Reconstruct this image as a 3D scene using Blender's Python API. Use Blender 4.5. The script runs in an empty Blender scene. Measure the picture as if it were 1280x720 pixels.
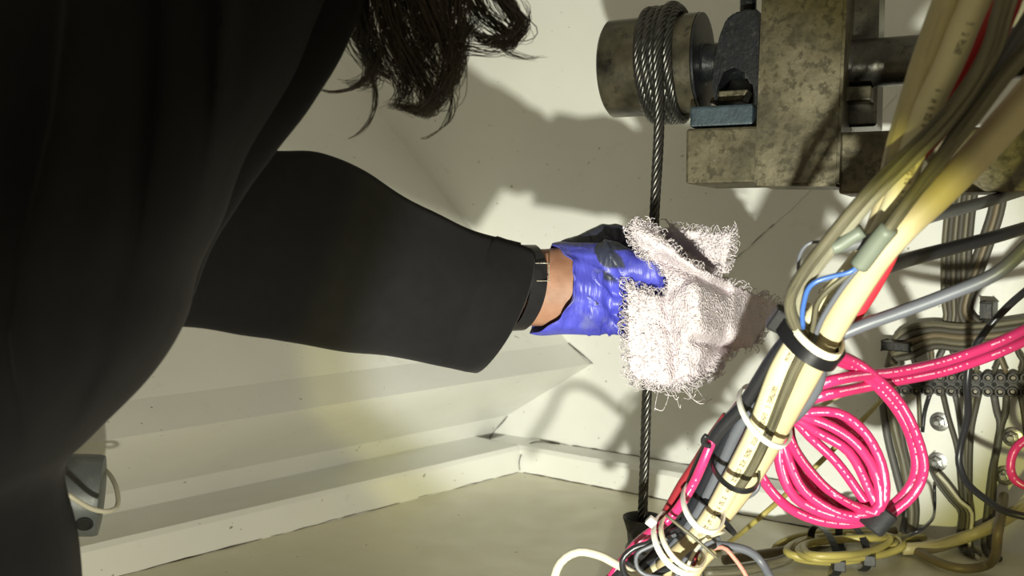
import bpy, bmesh, math, random
from mathutils import Vector, Matrix, noise
random.seed(7)
PI = math.pi
C = bpy.context.scene.collection
# ------------------------------------------------------------------ camera
F = 1200.0; H = 0.28; PITCH = math.atan(75 / F)
cp, sp = math.cos(PITCH), math.sin(PITCH)
def ray(px, py):
    u = -(py - 360) / F
    return Vector(((px - 640) / F, cp + u * sp, -sp + u * cp))
CAM = Vector((0, 0, H))
BK = 1.0                                     # depth scale of the group of things being placed
def at(px, py, Y):
    r = ray(px, py); Y = Y * BK; return CAM + r * (Y / r.y)
def onz(px, py, z):
    r = ray(px, py); return CAM + r * ((z - H) / r.z)
def onplane(px, py, p0, n):
    r = ray(px, py); return CAM + r * ((p0 - CAM).dot(n) / r.dot(n))
cam_d = bpy.data.cameras.new('camera'); cam = bpy.data.objects.new('camera', cam_d); C.objects.link(cam)
cam_d.sensor_width = 36; cam_d.lens = F / 1280 * 36; cam_d.clip_start = 0.01
cam_d.dof.use_dof = True; cam_d.dof.focus_distance = .68; cam_d.dof.aperture_fstop = 11
cam.location = CAM; cam.rotation_euler = (PI / 2 - PITCH, 0, 0)
bpy.context.scene.camera = cam

# ------------------------------------------------------------------ materials
class NB:
    def __init__(s, name):
        s.m = bpy.data.materials.new(name); s.m.use_nodes = True
        s.t = s.m.node_tree; s.n = s.t.nodes; s.l = s.t.links
        s.b = s.n['Principled BSDF']; s.out = s.n['Material Output']
    def new(s, typ, **kw):
        x = s.n.new(typ)
        for k, v in kw.items(): setattr(x, k, v)
        return x
    def link(s, a, b): s.l.new(a, b)
    def coord(s, which='Object'):
        return s.new('ShaderNodeTexCoord').outputs[which]
    def noise(s, scale, detail=4, rough=.55, vec=None, stretch=None):
        n = s.new('ShaderNodeTexNoise'); n.inputs['Scale'].default_value = scale
        n.inputs['Detail'].default_value = detail; n.inputs['Roughness'].default_value = rough
        v = vec or s.coord()
        if stretch:
            mp = s.new('ShaderNodeMapping'); mp.inputs['Scale'].default_value = stretch; s.link(v, mp.inputs[0]); v = mp.outputs[0]
        s.link(v, n.inputs['Vector']); return n.outputs['Fac']
    def ramp(s, fac, stops):
        r = s.new('ShaderNodeValToRGB'); e = r.color_ramp.elements
        while len(e) < len(stops): e.new(.5)
        for x, (p, c) in zip(e, stops):
            x.position = p; x.color = (*c, 1) if not isinstance(c, (int, float)) else (c, c, c, 1)
        s.link(fac, r.inputs[0]); return r.outputs[0]
    def mix(s, fac, a, b, mode='MIX'):
        m = s.new('ShaderNodeMix', data_type='RGBA', blend_type=mode)
        for i, v in ((0, fac), (6, a), (7, b)):
            if isinstance(v, (int, float)): m.inputs[i].default_value = v
            elif isinstance(v, tuple): m.inputs[i].default_value = (*v, 1)
            else: s.link(v, m.inputs[i])
        return m.outputs[2]
    def math(s, op, a, b=0.0, c=None):
        m = s.new('ShaderNodeMath', operation=op)
        for i, v in enumerate((a, b) if c is None else (a, b, c)):
            if isinstance(v, (int, float)): m.inputs[i].default_value = v
            else: s.link(v, m.inputs[i])
        return m.outputs[0]
    def bump(s, h, strength=.3, dist=.001):
        b = s.new('ShaderNodeBump'); b.inputs['Strength'].default_value = strength; b.inputs['Distance'].default_value = dist
        s.link(h, b.inputs['Height']); s.link(b.outputs[0], s.b.inputs['Normal'])
    def set(s, **kw):
        for k, v in kw.items():
            i = s.b.inputs[k.replace('_', ' ')]
            if isinstance(v, tuple): i.default_value = (*v, 1)
            elif isinstance(v, (int, float)): i.default_value = v
            else: s.link(v, i)
def hexc(r, g, b):
    f = lambda c: ((c / 255 + .055) / 1.055) ** 2.4 if c > 10 else c / 255 / 12.92
    return (f(r), f(g), f(b))
def dim(c, k): return tuple(x * k for x in c)
MATS = {}
def simple(name, col, rough=.5, metal=0, var=.25, scale=60, bump=.15, dirt=None, spec=.5):
    if name in MATS: return MATS[name]
    b = NB(name)
    f = b.noise(scale, 5)
    colr = b.ramp(f, [(.3, dim(col, 1 - var)), (.7, tuple(min(1, x * (1 + var * .6)) for x in col))])
    if dirt:
        d = b.ramp(b.noise(scale * 3.1, 6, .7), [(.55, 0.), (.72, 1.)])
        colr = b.mix(d, colr, dirt)
    b.set(Base_Color=colr, Roughness=rough, Metallic=metal); b.b.inputs['Specular IOR Level'].default_value = spec
    if bump: b.bump(b.noise(scale * 4, 4), bump, .0006)
    MATS[name] = b.m; return b.m
def paint(name, col, seam=False):
    b = NB(name)
    big = b.noise(6, 4); f = b.ramp(big, [(.35, dim(col, .93)), (.65, col)])
    yl = b.ramp(b.noise(3.1, 3), [(.45, 0.), (.75, .2)]); f = b.mix(yl, f, (col[0] * .97, col[1] * .93, col[2] * .72))
    sp1 = b.ramp(b.noise(160, 2, .5), [(.735, 0.), (.77, .75)]); f = b.mix(sp1, f, (.13, .11, .07))
    sm = b.ramp(b.noise(22, 6, .7), [(.62, 0.), (.8, .4)]); f = b.mix(sm, f, (.36, .33, .23))
    b.set(Base_Color=f, Roughness=b.ramp(b.noise(30, 3), [(.3, .28), (.7, .5)]))
    h = b.math('ADD', b.noise(18, 3), b.math('MULTIPLY', b.noise(260, 3), .25)); b.bump(h, .25, .0018)
    return b.m
def cable_mat(name, col, rough=.42, ink=None, v0=0.0, width=.055, dirt=None, dirt_amt=.5, lo=.6):
    if name in MATS: return MATS[name]
    b = NB(name)
    f = b.ramp(b.noise(45, 4), [(.25, dim(col, .86)), (.7, col)])
    if dirt: f = b.mix(b.ramp(b.noise(1., 5, .6, vec=b.coord('UV'), stretch=(16, 7, 1)), [(lo, 0.), (lo + .2, dirt_amt)]), f, dirt)
    if ink:
        sx = b.new('ShaderNodeSeparateXYZ'); b.link(b.coord('UV'), sx.inputs[0])
        u, v = sx.outputs[0], sx.outputs[1]
        dv = b.math('PINGPONG', b.math('ADD', v, 1.0 - v0), .5)
        band = b.math('LESS_THAN', dv, width)
        def wn(a, bb):
            cx = b.new('ShaderNodeCombineXYZ'); b.link(a, cx.inputs[0])
            if bb is not None: b.link(bb, cx.inputs[1])
            w = b.new('ShaderNodeTexWhiteNoise', noise_dimensions='3D'); b.link(cx.outputs[0], w.inputs['Vector']); return w.outputs['Value']
        ch = b.math('FLOOR', b.math('MULTIPLY', u, 520.))
        gap = b.math('GREATER_THAN', wn(ch, None), .22)
        sub = b.math('GREATER_THAN', wn(b.math('FLOOR', b.math('MULTIPLY', u, 2100.)), b.math('FLOOR', b.math('MULTIPLY', v, 110.))), .33)
        word = b.math('GREATER_THAN', wn(b.math('FLOOR', b.math('MULTIPLY', u, 55.)), None), .18)
        k = b.math('MULTIPLY', b.math('MULTIPLY', band, gap), b.math('MULTIPLY', sub, word))
        f = b.mix(b.math('MULTIPLY', k, .85), f, ink)
    b.set(Base_Color=f, Roughness=rough); b.bump(b.noise(120, 4), .12, .0008)
    MATS[name] = b.m; return b.m
CREAM = (.72, .65, .42); OLIVE = (.17, .15, .085)
M = dict(
    wall=paint('white_hull_paint', (.76, .76, .735)),
    floor=paint('cream_floor_paint', (.70, .67, .53)),
    cream=cable_mat('cream_cable', CREAM, .4, (.13, .10, .06), .03, .040, (.22, .19, .11), .5),
    beige=cable_mat('beige_cable', (.50, .43, .25), .45, None, dirt=(.14, .12, .06), dirt_amt=.6, lo=.5),
    tan=cable_mat('tan_cable', (.56, .47, .28), .45, None, dirt=(.2, .16, .08), dirt_amt=.4),
    olive=cable_mat('olive_cable', (.14, .125, .080), .5, None, dirt=(.028, .025, .014), dirt_amt=.85, lo=.43),
    olivel=cable_mat('pale_olive_cable', (.27, .25, .18), .5, None, dirt=(.05, .045, .025), dirt_amt=.8, lo=.45),
    brown=cable_mat('brown_cable', (.15, .115, .066), .5, None, dirt=(.08, .06, .03), dirt_amt=.7, lo=.5),
    green=cable_mat('grey_green_sleeve', (.15, .17, .135), .5, None, dirt=(.1, .1, .07), dirt_amt=.6),
    grey=cable_mat('grey_cable', (.12, .123, .130), .45, None, dirt=(.06, .06, .06), dirt_amt=.7, lo=.5),
    slate=cable_mat('slate_cable', (.115, .122, .145), .42, None, dirt=(.05, .05, .07), dirt_amt=.5),
    black=cable_mat('black_cable', (.018, .018, .022), .35, None, dirt=(.10, .10, .10), dirt_amt=.5, lo=.58),
    navy=cable_mat('navy_cable', (.013, .014, .020), .4, None, dirt=(.012, .012, .016), dirt_amt=.8, lo=.5),
    red=cable_mat('red_cable', (.62, .03, .05), .35),
    maroon=cable_mat('dark_red_cable', (.26, .02, .03), .42),
    pink=cable_mat('pink_cable', (.64, .034, .16), .3, (.90, .60, .70), .03, .024),
    salmon=cable_mat('salmon_wire', (.70, .28, .22), .4),
    blue=cable_mat('blue_wire', (.05, .13, .42), .35),
    white=cable_mat('white_cord', (.56, .53, .42), .4, None, dirt=(.4, .36, .24), dirt_amt=.4),
    yellow=cable_mat('yellow_cord', (.36, .30, .085), .45, None, dirt=(.22, .17, .05), dirt_amt=.6, lo=.5),
    dirty=cable_mat('overpainted_wire', (.062, .055, .042), .6, None, dirt=(.06, .05, .035), dirt_amt=.8, lo=.45),
    dirtyg=cable_mat('grey_dirty_wire', (.09, .087, .083), .55, None, dirt=(.08, .07, .05), dirt_amt=.8, lo=.5),
    steel=simple('dark_greasy_steel', (.10, .095, .085), .32, .8, .5, 50, .4, (.015, .015, .015)),
    patina=simple('brown_greasy_bronze', (.080, .070, .046), .34, .55, .85, 34, .5, (.014, .013, .011)),
    rope=simple('wire_rope_steel', (.085, .082, .076), .34, .9, .4, 220, .1, (.03, .03, .028)),
    black_steel=simple('black_painted_steel', (.009, .010, .012), .35, .1, .4, 90, .5, (.035, .035, .03)),
    teal=simple('teal_grey_painted_plate', (.030, .048, .060), .45, .1, .35, 120, .5, (.02, .025, .03)),
    rubber=simple('black_rubber', (.014, .013, .012), .5, 0, .4, 80, .4, (.09, .075, .05)),
    brownhose=simple('dark_brown_hose', (.060, .045, .030), .5, 0, .4, 70, .4, (.12, .10, .07)),
    plastic=simple('black_plastic', (.010, .010, .012), .35, 0, .3, 90, .1),
    nylon=simple('white_nylon', (.80, .79, .74), .4, 0, .08, 90, .05),
    nylonc=simple('cream_nylon', (.82, .77, .58), .4, 0, .1, 90, .05),
    velcro=simple('dark_grey_strap', (.016, .017, .020), .7, 0, .3, 300, .5),
    strip=simple('dark_terminal_plastic', (.045, .042, .04), .5, 0, .45, 90, .3, (.12, .10, .07)),
    screw=simple('dull_screw_metal', (.15, .135, .11), .4, .8, .5, 300, .3, (.05, .04, .03)),
    bolt=simple('galvanised_bolt_metal', (.42, .42, .42), .3, .9, .3, 200, .2, (.1, .1, .09)),
    hole=simple('dark_socket', (.008, .008, .008), .8, 0, .1, 90, 0),
    can=simple('grey_canister_paint', (.13, .145, .15), .45, .2, .3, 40, .3, (.2, .2, .19)),
    cap=simple('pale_cap_plastic', (.55, .55, .53), .4, 0, .15, 60, .1),
    dirtline=simple('dark_grime', (.045, .036, .02), .8, 0, .5, 120, .3),
)
def bronze():
    b = NB('mottled_bronze')
    f = b.ramp(b.noise(28, 6, .65), [(.30, (.030, .027, .016)), (.5, (.092, .078, .047)), (.72, (.165, .142, .092))])
    s = b.ramp(b.noise(190, 4, .6), [(.50, 0.), (.62, .85)]); f = b.mix(s, f, (.040, .034, .018))
    p = b.ramp(b.noise(75, 5, .6), [(.64, 0.), (.78, .5)]); f = b.mix(p, f, (.30, .26, .22))
    b.set(Base_Color=f, Roughness=.42, Metallic=.45); b.bump(b.noise(210, 5), .3, .0008); return b.m
M['bronze'] = bronze()
def skin():
    b = NB('skin')
    f = b.ramp(b.noise(45, 5), [(.3, (.20, .095, .055)), (.7, (.35, .185, .12))])
    b.set(Base_Color=f, Roughness=.5); b.b.inputs['Subsurface Weight'].default_value = .12; b.b.inputs['Subsurface Radius'].default_value = (.01, .004, .002)
    b.bump(b.noise(230, 5), .25, .0008); return b.m
M['skin'] = skin()
def cloth(name, col, sheen=.5):
    b = NB(name)
    f = b.ramp(b.noise(90, 4), [(.3, dim(col, .75)), (.7, col)])
    b.set(Base_Color=f, Roughness=.92); b.b.inputs['Sheen Weight'].default_value = sheen; b.b.inputs['Sheen Tint'].default_value = (.35, .33, .33, 1)
    b.b.inputs['Specular IOR Level'].default_value = .15
    h = b.math('ADD', b.noise(30, 3), b.math('MULTIPLY', b.noise(900, 2), .3)); b.bump(h, .35, .002); return b.m
M['hoodie'] = cloth('black_fleece', (.0060, .0058, .0066), .08)
M['trouser'] = cloth('dark_denim', (.02, .022, .03), .1)
def hairm():
    b = NB('dark_brown_hair')
    f = b.ramp(b.noise(60, 4), [(.3, (.012, .008, .005)), (.75, (.065, .045, .026))])
    b.set(Base_Color=f, Roughness=.38); return b.m
M['hair'] = hairm()
def glove():
    b = NB('blue_nitrile'); 
    f = b.ramp(b.noise(40, 4), [(.3, (.035, .036, .30)), (.7, (.072, .078, .50))])
    g = b.ramp(b.noise(34, 5, .6), [(.50, 0.), (.66, .62)]); f = b.mix(g, f, (.14, .15, .24))
    at_ = b.new('ShaderNodeAttribute'); at_.attribute_name = 'grease'
    n2 = b.noise(70, 5, .6); k = b.math('MULTIPLY', b.math('ADD', at_.outputs['Fac'], b.math('MULTIPLY', n2, .5)), 1.0)
    st = b.ramp(k, [(.62, 0.), (.78, .95)]); f = b.mix(st, f, (.026, .030, .036))
    b.set(Base_Color=f, Roughness=.42)
    mp = b.noise(24, 4, .6, stretch=(1, 1, .6)); w = b.noise(85, 4, .5, stretch=(2.2, 1, .5))
    b.bump(b.math('ADD', mp, b.math('MULTIPLY', w, .6)), .55, .005); return b.m
M['glove'] = glove()
def terry(name, col, k=1):
    b = NB(name)
    f = b.ramp(b.noise(70, 5), [(.3, dim(col, .82)), (.7, col)])
    st = b.ramp(b.noise(26, 5, .6), [(.60, 0.), (.78, .55)]); f = b.mix(st, f, (.28, .25, .19))
    b.set(Base_Color=f, Roughness=.95); b.b.inputs['Specular IOR Level'].default_value = .1
    v = b.new('ShaderNodeTexVoronoi'); v.inputs['Scale'].default_value = 520; b.link(b.coord(), v.inputs['Vector'])
    b.bump(b.math('ADD', v.outputs['Distance'], b.noise(160, 3)), .6, .002); return b.m
M['terry'] = terry('pinkish_white_terry', (.66, .585, .625))
M['thread'] = terry('pale_cotton_thread', (.72, .655, .685))

# ------------------------------------------------------------------ object helpers
def finish(me, smooth):
    if smooth:
        for p in me.polygons: p.use_smooth = True
def mobj(name, bm, mat, parent=None, smooth=True, sharp=None):
    me = bpy.data.meshes.new(name); bmesh.ops.recalc_face_normals(bm, faces=bm.faces[:]); bm.to_mesh(me); bm.free()
    finish(me, smooth); me.materials.append(mat)
    o = bpy.data.objects.new(name, me); C.objects.link(o)
    if smooth and sharp is not None: me.set_sharp_from_angle(angle=sharp)
    if parent:
        o.parent = parent
        p = parent; tot = Vector((0, 0, 0))
        while p is not None: tot += p.location; p = p.parent
        o.location = -tot
    return o
def tag(o, label, cat, group=None, kind=None):
    o['label'] = label; o['category'] = cat
    if group: o['group'] = group
    if kind: o['kind'] = kind
    return o
def thing(name, loc, label, cat, group=None):
    o = bpy.data.objects.new(name, None); C.objects.link(o); o.location = loc; o.empty_display_size = .02
    return tag(o, label, cat, group)
def struct(name, bm, mat, smooth=False):
    o = mobj(name, bm, mat, None, smooth); o['kind'] = 'structure'; return o
def rings(bm, rs, cap=True, uv=None):
    """rs: list of rings of co lists"""
    vs = [[bm.verts.new(c) for c in r] for r in rs]; n = len(rs[0]); fs = []
    for i in range(len(vs) - 1):
        for j in range(n):
            f = bm.faces.new((vs[i][j], vs[i][(j + 1) % n], vs[i + 1][(j + 1) % n], vs[i + 1][j]))
            if uv:
                L, layer = uv
                for lp, (a, c) in zip(f.loops, ((L[i], j), (L[i], j + 1), (L[i + 1], j + 1), (L[i + 1], j))): lp[layer].uv = (a, c / n)
    if cap:
        bm.faces.new(vs[0][::-1]); bm.faces.new(vs[-1])
    return vs
def catmull(P, step=.006, closed=False):
    P = [Vector(p) for p in P]; out = []
    n = len(P)
    seg = n if closed else n - 1
    for i in range(seg):
        if closed: a, b, c, d = P[(i - 1) % n], P[i], P[(i + 1) % n], P[(i + 2) % n]
        else:
            b, c = P[i], P[i + 1]; a = P[i - 1] if i else b * 2 - c; d = P[i + 2] if i + 2 < n else c * 2 - b
        m = max(3, min(40, int((c - b).length / step)))
        for k in range(m):
            t = k / m
            out.append(.5 * ((2 * b) + (c - a) * t + (2 * a - 5 * b + 4 * c - d) * t * t + (3 * b - a - 3 * c + d) * t ** 3))
    if not closed: out.append(P[-1])
    return out
def frames(path, ref=Vector((0, -1, .15))):
    T = []
    for i in range(len(path)):
        a = path[max(0, i - 1)]; b = path[min(len(path) - 1, i + 1)]; T.append((b - a).normalized())
    N = []; n = ref - T[0] * ref.dot(T[0]); n = n.normalized() if n.length > 1e-4 else T[0].orthogonal().normalized()
    for t in T:
        n = n - t * n.dot(t); n.normalize(); N.append(n)
    return T, N
def sweep(bm, path, r, n=10, cap=True, ecc=1.0, rfun=None, face=False):
    T, N = frames(path)
    if face:                                    # printed side stays outward
        q = Vector((0, -1, .1)); N = [(q - t * q.dot(t)).normalized() for t in T]
    L = [0]
    for a, b in zip(path, path[1:]): L.append(L[-1] + (b - a).length)
    layer = bm.loops.layers.uv.verify(); rs = []
    for i, p in enumerate(path):
        rr = r if rfun is None else r * rfun(i / max(1, len(path) - 1))
        B = T[i].cross(N[i])
        rs.append([p + N[i] * (math.cos(2 * PI * j / n) * rr * ecc) + B * (math.sin(2 * PI * j / n) * rr) for j in range(n)])
    rings(bm, rs, cap, (L, layer))
def loft(bm, secs, n=28, cap=True, pw=1.0):
    rs = []
    for c, a, b in secs:
        r = []
        for j in range(n):
            t = 2 * PI * j / n; ct, st = math.cos(t), math.sin(t)
            if pw != 1: ct = math.copysign(abs(ct) ** pw, ct); st = math.copysign(abs(st) ** pw, st)
            r.append(c + a * ct + b * st)
        rs.append(r)
    rings(bm, rs, cap)
def box(bm, c, ex, ey, ez, bevel=0):
    """centre + three half-extent vectors"""
    g = bmesh.ops.create_cube(bm, size=2)
    for v in g['verts']:
        x, y, z = v.co; v.co = c + ex * x + ey * y + ez * z
    if bevel:
        es = list({e for v in g['verts'] for e in v.link_edges})
        bmesh.ops.bevel(bm, geom=es, offset=bevel, segments=2, affect='EDGES', profile=.5)
def prism(bm, poly, d):
    a = [bm.verts.new(p) for p in poly]; b = [bm.verts.new(p + d) for p in poly]; n = len(poly)
    bm.faces.new(a); bm.faces.new(b[::-1])
    for i in range(n): bm.faces.new((a[i], b[i], b[(i + 1) % n], a[(i + 1) % n]))
def ball(bm, c, rx, ry=None, rz=None, seg=16):
    g = bmesh.ops.create_uvsphere(bm, u_segments=seg, v_segments=max(6, seg // 2), radius=1)
    for v in g['verts']: v.co = Vector((c[0] + v.co.x * rx, c[1] + v.co.y * (ry or rx), c[2] + v.co.z * (rz or rx)))
def lathe(bm, c, ax, prof, n=32, cap=True):
    """prof: (dist along ax, radius)"""
    ax = ax.normalized(); u = ax.orthogonal().normalized(); w = ax.cross(u)
    rings(bm, [[c + ax * d + (u * math.cos(2 * PI * j / n) + w * math.sin(2 * PI * j / n)) * r for j in range(n)] for d, r in prof], cap)
def pts_of(pts):
    return [p if isinstance(p, Vector) else at(*p) for p in pts]
def cable(name, pts, rpx, mat, label, cat='cable', group=None, parent=None, n=10, step=.006, ecc=1.0):
    P = pts_of(pts); r = rpx * P[len(P) // 2].y / F
    bm = bmesh.new(); sweep(bm, catmull(P, step), r, n, ecc=ecc, face=mat in ('cream', 'pink'))
    o = mobj(name, bm, M[mat], parent)
    if parent is None: tag(o, label, cat, group)
    elif label: o['label'] = label
    return o

# ------------------------------------------------------------------ setting
zk = .03
kA, kB, kC = onz(150, 720, 0), onz(650, 590, 0), onz(960, 650, 0)
dL = (kA - kB).normalized()                 # along the left wall, toward the viewer
dB = (kC - kB).normalized()                 # along the back wall, toward the right
nL = Vector((-dL.y, dL.x, 0)); nL = nL if nL.dot(dB) > 0 else -nL       # out of the left wall, into the room
nB = Vector((dB.y, -dB.x, 0)); nB = nB if nB.dot(dL) > 0 else -nB       # out of the back wall, into the room
W0 = kB - nB * .04                           # a point of the back wall plane
def wp(px, py, off=0.0): return onplane(px, py, W0 + nB * off, nB)
bm = bmesh.new(); box(bm, Vector((.25, .2, -.03)), Vector((1.6, 0, 0)), Vector((0, 1.3, 0)), Vector((0, 0, .03))); struct('floor', bm, M['floor'])
bm = bmesh.new(); box(bm, W0 + dB * .35 - nB * .03 + Vector((0, 0, .55)), dB * 1.0, nB * .03, Vector((0, 0, .6))); struct('wall_back', bm, M['wall'])
# left side: lower wall, box stringer with chamfered faces, upper hull side leaning outward
prof = [wp(612, 547), wp(635, 519), wp(740, 455), wp(711, 429), wp(560, 250), wp(380, 20), wp(300, -140)]
back = -nL * .5
poly = [wp(612, 547) * 1 + Vector((0, 0, -.05))] + prof + [prof[-1] + back, wp(612, 547) + back + Vector((0, 0, -.05))]
poly = [p - dL * .01 for p in poly]
def profile_prism(name, pl, L, mat):
    bm = bmesh.new(); prism(bm, pl, dL * L); o = struct(name, bm, mat); return o
low = [poly[0], poly[1], poly[1] + back, poly[0] + back]
profile_prism('wall_left', [poly[4], poly[5], poly[6], poly[7], poly[7] + back, poly[4] + back], 1.6, M['wall'])
profile_prism('trim_1', [poly[0], poly[1], poly[2], poly[3], poly[4], poly[4] + back, poly[0] + back], 1.6, M['wall'])
# kerbs along the foot of both walls
def kerb(name, a, d, n, depth, L):
    bm = bmesh.new()
    pr = [a, a + Vector((0, 0, zk * .86)), a - n * .004 + Vector((0, 0, zk)), a - n * depth + Vector((0, 0, zk)), a - n * depth]
    prism(bm, pr, d * L); return struct(name, bm, M['wall'])
kerb('trim_2', kB, dL, nL, .10, 1.4)
kerb('trim_3', kB - dB * .05, dB, nB, .045, .40)
# grime lines in the joints, paint seam on the back wall
def seam(name, pts, r, mat='dirtline', wob=.0012):
    P = catmull(pts, .008); P = [p + Vector(noise.noise_vector(p * 60)) * wob for p in P]
    bm = bmesh.new(); sweep(bm, P, r, 6, rfun=lambda t: .35 + .9 * abs(noise.noise(Vector((t * 23, r * 900, 1)))))
    o = mobj(name, bm, M[mat]); o['kind'] = 'structure'; return o
eL = prof[0] + Vector((0, 0, 0))
zz = Vector((0, 0, 1))
def foot(p, z): return Vector((p.x, p.y, z))
seam('trim_4', [foot(eL, zk) + dL * t + nL * .001 for t in (0, .2, .4, .7)], .0018)
seam('trim_5', [foot(kB, .0005) + dB * t for t in (0.005, .12, .24, .345)], .0013)
seam('trim_6', [foot(W0, zk) + dB * t + nB * .001 for t in (0.0, .12, .24, .345)], .0014)
seam('trim_7', [kB + nB * .001 + nL * .001 + zz * .002, kB + nB * .002 + nL * .002 + zz * .018, kB - nB * .02 + nL * .002 + zz * (zk + .001), kB - nB * .04 + nL * .03 + zz * (zk + .001)], .0013)
seam('trim_8', [wp(711, 429, .001) , wp(741, 455, .001)], .0012)
seam('trim_9', [wp(634, 520, .001), wp(612, 547, .001)], .0012)
seam('trim_10', [wp(905, 336, 0), wp(960, 287, 0), wp(1010, 240, 0), wp(1120, 118, 0)], .0016, 'wall', .0006)
seam('trim_11', [wp(912, 328, .0008), wp(925, 318, .0008), wp(940, 304, .0008), wp(968, 280, .0008)], .0007)
seam('trim_12', [foot(kB, .0005) + dL * t for t in (0.003, .1, .25, .5)], .0007)

# ------------------------------------------------------------------ winch
AZ = math.radians(25)
e1 = Vector((math.cos(AZ), -math.sin(AZ), 0)); e2 = Vector((math.sin(AZ), math.cos(AZ), 0))
R0 = at(818, 300, .705)
def mp(px, py, off=0.0): return onplane(px, py, R0 + e2 * off, e2)
def mbox(bm, x0, y0, x1, y1, o0, o1, bevel=.0015):
    a, b = mp(x0, (y0 + y1) / 2, o0), mp(x1, (y0 + y1) / 2, o0); t, d = mp((x0 + x1) / 2, y0, o0), mp((x0 + x1) / 2, y1, o0)
    u0, u1 = (a - R0).dot(e1), (b - R0).dot(e1)
    c = R0 + e1 * ((u0 + u1) / 2) + e2 * ((o0 + o1) / 2); c.z = (t.z + d.z) / 2
    box(bm, c, e1 * (abs(u1 - u0) / 2), e2 * ((o1 - o0) / 2), zz * ((t.z - d.z) / 2), bevel)
RD = .0372; RR = .0039; OD = RD + RR
dl, dr = mp(764, 87, OD), mp(880, 86, OD)
dax = e1; dc = dl; dlen = (dr - dl).dot(e1)
drum = thing('winch_drum', dc, 'greasy dark steel winch drum wound with wire rope, at the left end of bronze frame', 'drum')
bm = bmesh.new(); lathe(bm, dc, e1, [(0, RD * .93), (.002, RD), (dlen * .975, RD), (dlen * .975, RD * .98)], 64); mobj('barrel', bm, M['patina'], drum, sharp=.6)
bm = bmesh.new(); lathe(bm, dc + e1 * dlen * .976, e1, [(.0, RD * .97), (.0005, RD * .99), (dlen * .03, RD * .99), (dlen * .035, RD * .95), (dlen * .035, RD * .45), (dlen * .05, RD * .42)], 64); mobj('flange', bm, M['black_steel'], drum, sharp=.6)
bm = bmesh.new(); lathe(bm, dc + e1 * dlen * 1.0, e1, [(.0, .014), (.030, .014)], 32); mobj('shaft', bm, M['black_steel'], drum, sharp=.6)
# wire rope : six strands laid around the path
def rope_path():
    P = []
    u0 = (mp(834, 90, 0) - R0).dot(e1); u1 = (mp(824, 90, 0) - R0).dot(e1)
    ua = (mp(793, 90, 0) - R0).dot(e1)
    base = R0 + e2 * OD; base.z = dc.z
    order = []
    turns = 5.5; N = 70
    for i in range(int(turns * N) + 1):
        t = i / N; th = 2 * PI * t                 # th=PI : nearest the viewer
        u = ua + (u0 - ua) * min(1, t / (turns - .9))
        if t > turns - .9: u = u0 + (u1 - u0) * (t - turns + .9) / .9
        rr = OD + (0.006 * max(0, (t - turns + .35) / .35) if t > turns - .35 else 0)
        P.append(base + e1 * u + e2 * (math.cos(th) * rr) + zz * (math.sin(th) * rr))
    return P
wr = rope_path()
end = wr[-1].copy()
low1 = at(818, 282, end.y + .0); low2 = at(808, 480, end.y + .0); low3 = at(803, 652, end.y + .03)
hang = catmull([end, at(824, 150, end.y), at(819, 250, end.y + .005), at(812, 400, end.y + .012), at(807, 540, end.y + .021), low3, low3 - zz * .012], .003)
full = wr + hang[1:]
def resample(P, step):
    out = [P[0]]; acc = 0
    for a, b in zip(P, P[1:]):
        d = (b - a).length; 
        while acc + d >= step:
            k = (step - acc) / d; a = a.lerp(b, k); out.append(a); d = (b - a).length; acc = 0
        acc += d
    return out
full = resample(full, .0022)
T, N = frames(full)
bm = bmesh.new()
for s in range(6):
    path = []
    for i, p in enumerate(full):
        a = 2 * PI * s / 6 + i * .0022 / .034 * 2 * PI; B = T[i].cross(N[i])
        path.append(p + (N[i] * math.cos(a) + B * math.sin(a)) * RR * .62)
    sweep(bm, path, RR * .40, 6)
sweep(bm, full, RR * .55, 6)
o = mobj('wire_rope', bm, M['rope']); tag(o, 'twisted steel wire rope wound on the drum and hanging straight down through the rag', 'rope')
# bearing block
def upoly(pxs, off): return [mp(x, y, off) for x, y in pxs]
bb = thing('bearing_block', mp(905, 158, .02), 'black rounded bearing housing on a blue-grey plate beside the drum', 'bearing')
bm = bmesh.new()
pp = [(893, 131), (890, 104), (893, 72), (899, 44), (907, 24), (918, 15), (935, 12), (948, 11), (948, 131), (943, 131), (943, 106), (934, 90), (918, 82), (903, 88), (896, 106), (896, 131)]
prism(bm, upoly(pp, .012), e2 * .06); bmesh.ops.bevel(bm, geom=[e for e in bm.edges], offset=.0012, segments=2, affect='EDGES')
mobj('housing', bm, M['black_steel'], bb, False)
bm = bmesh.new(); mbox(bm, 862, 131, 941, 158, .0, .085, .002); mobj('base_plate', bm, M['teal'], bb, False)
bm = bmesh.new(); lathe(bm, mp(935, 14, .03), zz, [(0, .006), (.012, .006), (.014, .009), (.024, .009), (.026, .005)], 12); mobj('grease_nipple', bm, M['black_steel'], bb, sharp=.5)
bm = bmesh.new(); box(bm, mp(914, 122, .03), e1 * .012, e2 * .010, zz * .004 + e1 * .002, .001); mobj('wedge', bm, M['bronze'], bb, False)
bm = bmesh.new(); mbox(bm, 896, 84, 941, 130, .045, .07, .001); mobj('arch_dark_block', bm, M['rubber'], bb, False)  # dark block added behind the arch, standing in for its shaded interior
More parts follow.
